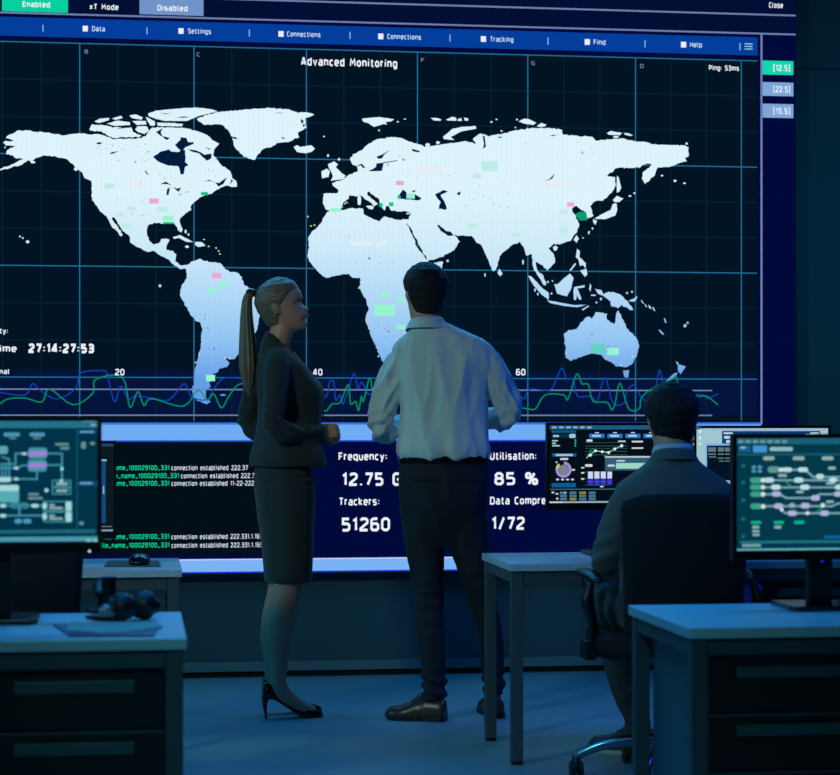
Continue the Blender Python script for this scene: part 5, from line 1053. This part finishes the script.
    lip.build('lips', mat('lip_red', (170, 84, 84), rough=.4), person, local=True, smooth=True)
    # hair combed back to a ponytail
    tie = Vector((0, -.104, .81 * .218))
    def grow(a, t, x, y):
        front = math.sin(a)
        line = interp([(-1, .05), (-.6, .12), (-.2, .34), (.0, .50), (.12, .58), (.3, .68), (.55, .76), (1, .80)], front)
        k_ = smooth01(line - .09, line + .10, t)
        d = Vector((x, y, t * .218)) - tie; az = math.atan2(d.z, d.x) + .3 * math.atan2(d.y, abs(d.x) + .02)
        th = .006 + .005 * smooth01(.5, .9, t) + .0004 * math.sin(az * 61) + .0016 * noise.noise(Vector((az * 11, .5, 0))) + .0010 * noise.noise(Vector((az * 27, 2.5, 0))) + .0008 * noise.noise(Vector((az * 12, y * 20, 0)))
        return -.005 + (th + .005) * k_
    h = MB(); h.rings(placed(head_rings(H=.218, n=150, m=110, grow=grow, fem=True), HM)); hr = h.build('hair', M_blond, person, local=True, smooth=True)
    tp = HM @ tie
    MB().limb([(tp.x, tp.y + .012, tp.z + .004, .017), (tp.x, tp.y - .006, tp.z + .006, .0155), (tp.x, tp.y - .022, tp.z + .006, .017)], n=20, sub=4).build('hair_tie', mat('tie_black', (16, 14, 14), rough=.6), hr, local=True, smooth=True)
    pts = [(tp.x, tp.y + .004, tp.z + .004, .013), (tp.x, tp.y - .016, tp.z + .002, .016), (tp.x, tp.y - .030, tp.z - .020, .020), (tp.x, tp.y - .034, tp.z - .075, .025), (tp.x - .004, tp.y - .032, tp.z - .15, .031), (tp.x - .008, tp.y - .028, tp.z - .23, .037), (tp.x - .010, tp.y - .026, tp.z - .30, .036), (tp.x - .010, tp.y - .024, tp.z - .365, .022), (tp.x - .010, tp.y - .022, tp.z - .405, .005)]
    pt = MB().limb(pts, n=72, sub=10, flat=.95, side=(1, 0, 0))
    ctr = spline([tuple(q) for q in pts], 10)
    nv = len(pt.v) // 72
    for i in range(nv):
        c_ = ctr[min(max(i - 4, 0), len(ctr) - 1)]; cc = Vector(c_[:3])
        for k2 in range(72):
            v = Vector(pt.v[i * 72 + k2]); kk = 1 + .07 * math.sin(k2 * 2 * PI * 11 / 72 + i * .02) + .05 * math.sin(k2 * 2 * PI * 5 / 72 + i * .05)
            pt.v[i * 72 + k2] = tuple(cc + (v - cc) * kk)
    pt.build('ponytail', M_blond, hr, local=True, smooth=True)
    shoe(person, Matrix.Translation((.066, -.096, 0)), L=.245, W=.080, m=M_patent, pump=True)
    shoe(person, Matrix.Translation((-.066, -.074, 0)), L=.245, W=.080, m=M_patent, pump=True)
    return person
wo = woman()
pw = P(283.5, 500, 8.12); place(wo, (pw.x, pw.y, 0), math.radians(-84))

# ------------------------------------------------------------------ seated man in the dark jacket (local: faces +y)
def sitter():
    HM = headM(Vector((.008, .035, 1.076)), yaw=math.radians(-2), pitch=math.radians(-6))
    b = MB(); add_head(b, HM)
    b.limb([(0, -.02, 1.00, .068), (0, -.002, 1.06, .060), (0, .018, 1.14, .059)], n=24, sub=5)
    b.vloft([(.50, 0, .0, .15, .11), (.58, 0, 0, .165, .12), (.70, 0, -.01, .150, .11), (.85, 0, -.01, .165, .11), (.95, 0, -.015, .150, .08), (1.0, 0, -.02, .10, .06), (1.04, 0, -.015, .06, .05)], n=40)
    for s in (-1, 1):
        b.limb([(s * .145, -.015, .935, .042), (s * .192, .012, .83, .034), (s * .208, .06, .745, .030), (s * .170, .20, .742, .028), (s * .140, .335, .762, .025)], n=18, sub=6)
        add_hand(b, (s * .135, .365, .750), (-s * .18, .96, -.14), (0, .1, 1), -s, .35)
        hx = -.075 if s < 0 else .095
        b.limb([(hx, .02, .545, .065), (-.125 if s < 0 else .15, .20, .560, .060), (-.125 if s < 0 else .15, .42, .545, .048), (-.055 if s < 0 else .16, .50, .33, .040), (.018 if s < 0 else .17, .545, .12, .030), (.03 if s < 0 else .17, .55, .07, .030)], n=18, sub=6)
    person = from_mesh(solidify(b, .006, 3), 'person', M_skin)
    tag(person, 'dark-haired man in a dark jacket sitting with his back turned at the monitors', 'person')
    t = MB(); t.vloft([(.50, 0, .01, .17, .13), (.54, 0, .01, .185, .145), (.62, 0, 0, .18, .135), (.68, 0, -.01, .165, .125)], n=40)
    t.limb([(-.080, .0, .560, .084), (-.140, .14, .566, .082), (-.165, .28, .566, .074), (-.150, .42, .545, .066), (-.085, .475, .42, .060), (-.040, .515, .27, .054), (.010, .540, .15, .050), (.025, .548, .10, .048)], n=24, sub=6)
    t.limb([(.090, .0, .560, .084), (.135, .14, .566, .082), (.15, .28, .566, .074), (.15, .42, .545, .066), (.155, .48, .42, .060), (.16, .52, .27, .054), (.168, .545, .15, .050), (.17, .55, .10, .048)], n=24, sub=6)
    from_mesh(solidify(t, .007, 3), 'trousers', mat('grey_trousers', (58, 66, 70), rough=.85), person, lambda co, n: fold(co, 4, 9, 9, .005))
    s_ = MB()
    s_.vloft([(.52, 0, .0, .166, .115), (.53, 0, .0, .178, .125), (.62, 0, .0, .178, .122), (.74, 0, -.002, .174, .118), (.86, 0, -.006, .186, .122), (.93, 0, -.012, .198, .120), (.97, 0, -.016, .196, .108), (1.0, 0, -.018, .172, .092), (1.03, 0, -.016, .130, .080), (1.06, 0, -.012, .090, .070), (1.092, 0, -.008, .066, .062)], n=64, e=2.4)
    for s in (-1, 1):
        s_.limb([(s * .120, -.02, .940, .055), (s * .158, -.012, .915, .062), (s * .190, .012, .83, .058), (s * .208, .05, .745, .054), (s * .198, .12, .730, .052), (s * .172, .22, .742, .044), (s * .147, .335, .752, .038)], n=28, sub=7)
    def jf(co, n):
        return fold(co, 6, 7, 3.2, .006) * (1 - smooth01(.98, 1.05, co.z)) + .003 * gs(co.x, .003) * -1 * smooth01(-.02, -.06, co.y) + smooth01(.17, .21, abs(co.x)) * .004 * math.sin(co.z * 120 + co.y * 50) * gs(co.z - .76, .07)
    jk = from_mesh(solidify(s_, .0065, 3), 'jacket', M_jacket, person, jf)
    def collar(mb, rows, cy, tilt):
        rr = []
        for z, r in rows:
            rr.append([(r * math.cos(2 * PI * q / 44), cy + r * .95 * math.sin(2 * PI * q / 44), z - tilt * (.5 + .5 * math.sin(2 * PI * q / 44)) ** 1.5) for q in range(44)])
        return mb.rings(rr, cap=False)
    collar(MB(), ((1.060, .074), (1.090, .071), (1.106, .067), (1.109, .069), (1.100, .075), (1.080, .084), (1.072, .088)), -.006, .05).build('collar', M_jacket, jk, local=True, smooth=True)
    collar(MB(), ((1.09, .066), (1.110, .064), (1.121, .062), (1.123, .064), (1.110, .068), (1.10, .070)), .0, .03).build('shirt_collar', mat('pale_shirt', (176, 196, 204), rough=.75), person, local=True, smooth=True)
    def grow(a, t, x, y):
        front = math.sin(a)
        line = interp([(-1, .04), (-.6, .10), (-.15, .34), (.0, .40), (.25, .60), (.5, .76), (1, .80)], front)
        k = smooth01(line - .03, line + .06, t)
        th = .008 + .013 * smooth01(.45, .9, t) + .002 * noise.noise(Vector((x * 50, y * 50, t * 14)))
        return -.006 + (th + .006) * k
    h = MB(); h.rings(placed(head_rings(n=110, m=110, grow=grow), HM)); h.build('hair', M_dkhair, person, local=True, smooth=True)
    for q in (-1, 1):
        e = MB().ball((0, 0, 0), .0115); e.v = [tuple(HM @ (Vector(v) + Vector((q * .031, .0575, .5 * .232)))) for v in e.v]; e.build('eye', mat('eye_white', (190, 192, 192), rough=.3), person, local=True, smooth=True); iris(HM, e, person)
    shoe(person, Matrix.Translation((.078, .50, 0)) @ Matrix.Rotation(math.radians(50), 4, 'Z'), L=.27, m=mat('canvas_shoe', (48, 54, 60), rough=.6), sm=mat('pale_rubber', (170, 172, 168), rough=.6))
    shoe(person, Matrix.Translation((.17, .49, 0)) @ Matrix.Rotation(math.radians(-8), 4, 'Z'), L=.27, m=mat('canvas_shoe', (48, 54, 60), rough=.6), sm=MATS['pale_rubber'])
    return person
si = sitter()
ps = P(672.5, 500, 6.64); place(si, (ps.x, ps.y, 0), 0)

# ================================================================== LIGHT AND CAMERA
def area(name, loc, target, size, energy, color, size_y=None, spread=180):
    l = bpy.data.lights.new(name, 'AREA'); l.energy = energy; l.color = color; l.size = size
    if size_y: l.shape = 'RECTANGLE'; l.size_y = size_y
    l.spread = math.radians(spread)
    o = bpy.data.objects.new(name, l); C.objects.link(o); o.location = loc
    o.rotation_euler = (Vector(target) - Vector(loc)).to_track_quat('-Z', 'Y').to_euler()
    return o
area('wall_lamp_side', (-4.7, 7.9, 2.2), (1.0, 7.9, .2), .5, 22, (.0, .58, .95), spread=120)
area('ceiling_lamp_side', (-2.6, 3.6, 3.1), (.7, 8.0, 1.0), .6, 9, (.62, 1.0, .86), spread=60)
area('added_rim_light', (.8, 9.05, 3.2), (.8, 7.3, .6), 3.4, 20, (.03, .46, 1.0), .3, spread=110)  # added area light, strengthens the display's weak rim on hair and shoulders
area('ceiling_lamp_over_desks', (.6, 5.3, 3.25), (.6, 5.3, 0), 3.2, 20, (.0, .30, 1.0), .6, spread=90)
area('ceiling_lamp_blue', (4.4, 7.0, 3.0), (1.6, 7.6, .2), .8, 9, (.0, .13, 1.0), spread=75)
area('added_wall_fill', (4.9, 6.4, 3.1), (3.4, 9.3, 1.9), .6, 6, (.0, .50, 1.0), spread=70)  # added unseen fill that brightens the dark wall right of the display
area('added_drawer_fill', (-.4, 1.6, 3.1), (.7, 4.7, .4), .7, 3.4, (.2, .9, 1.0), spread=50)  # added unseen fill, narrowed onto the near desks to lift drawer fronts
w = bpy.data.worlds.new('world'); bpy.context.scene.world = w; w.use_nodes = True
w.node_tree.nodes['Background'].inputs[0].default_value = (0, 0, 0, 1)
cam = bpy.data.cameras.new('camera'); co = bpy.data.objects.new('camera', cam); C.objects.link(co)
co.location = EYE; co.rotation_euler = (PI / 2, 0, -TH)
cam.sensor_fit = 'HORIZONTAL'; cam.sensor_width = 36; cam.lens = F / 840 * 36; cam.shift_y = 32.5 / 840
cam.dof.use_dof = True; cam.dof.focus_distance = 8.1; cam.dof.aperture_fstop = 4.2; cam.clip_end = 60
sc = bpy.context.scene; sc.camera = co
sc.view_settings.view_transform = 'Standard'; sc.view_settings.look = 'None'; sc.view_settings.exposure = 0; sc.view_settings.gamma = 1
sc.view_settings.use_curve_mapping = False
sc.cycles.max_bounces = 6; sc.cycles.use_denoising = True; sc.cycles.sample_clamp_indirect = 3
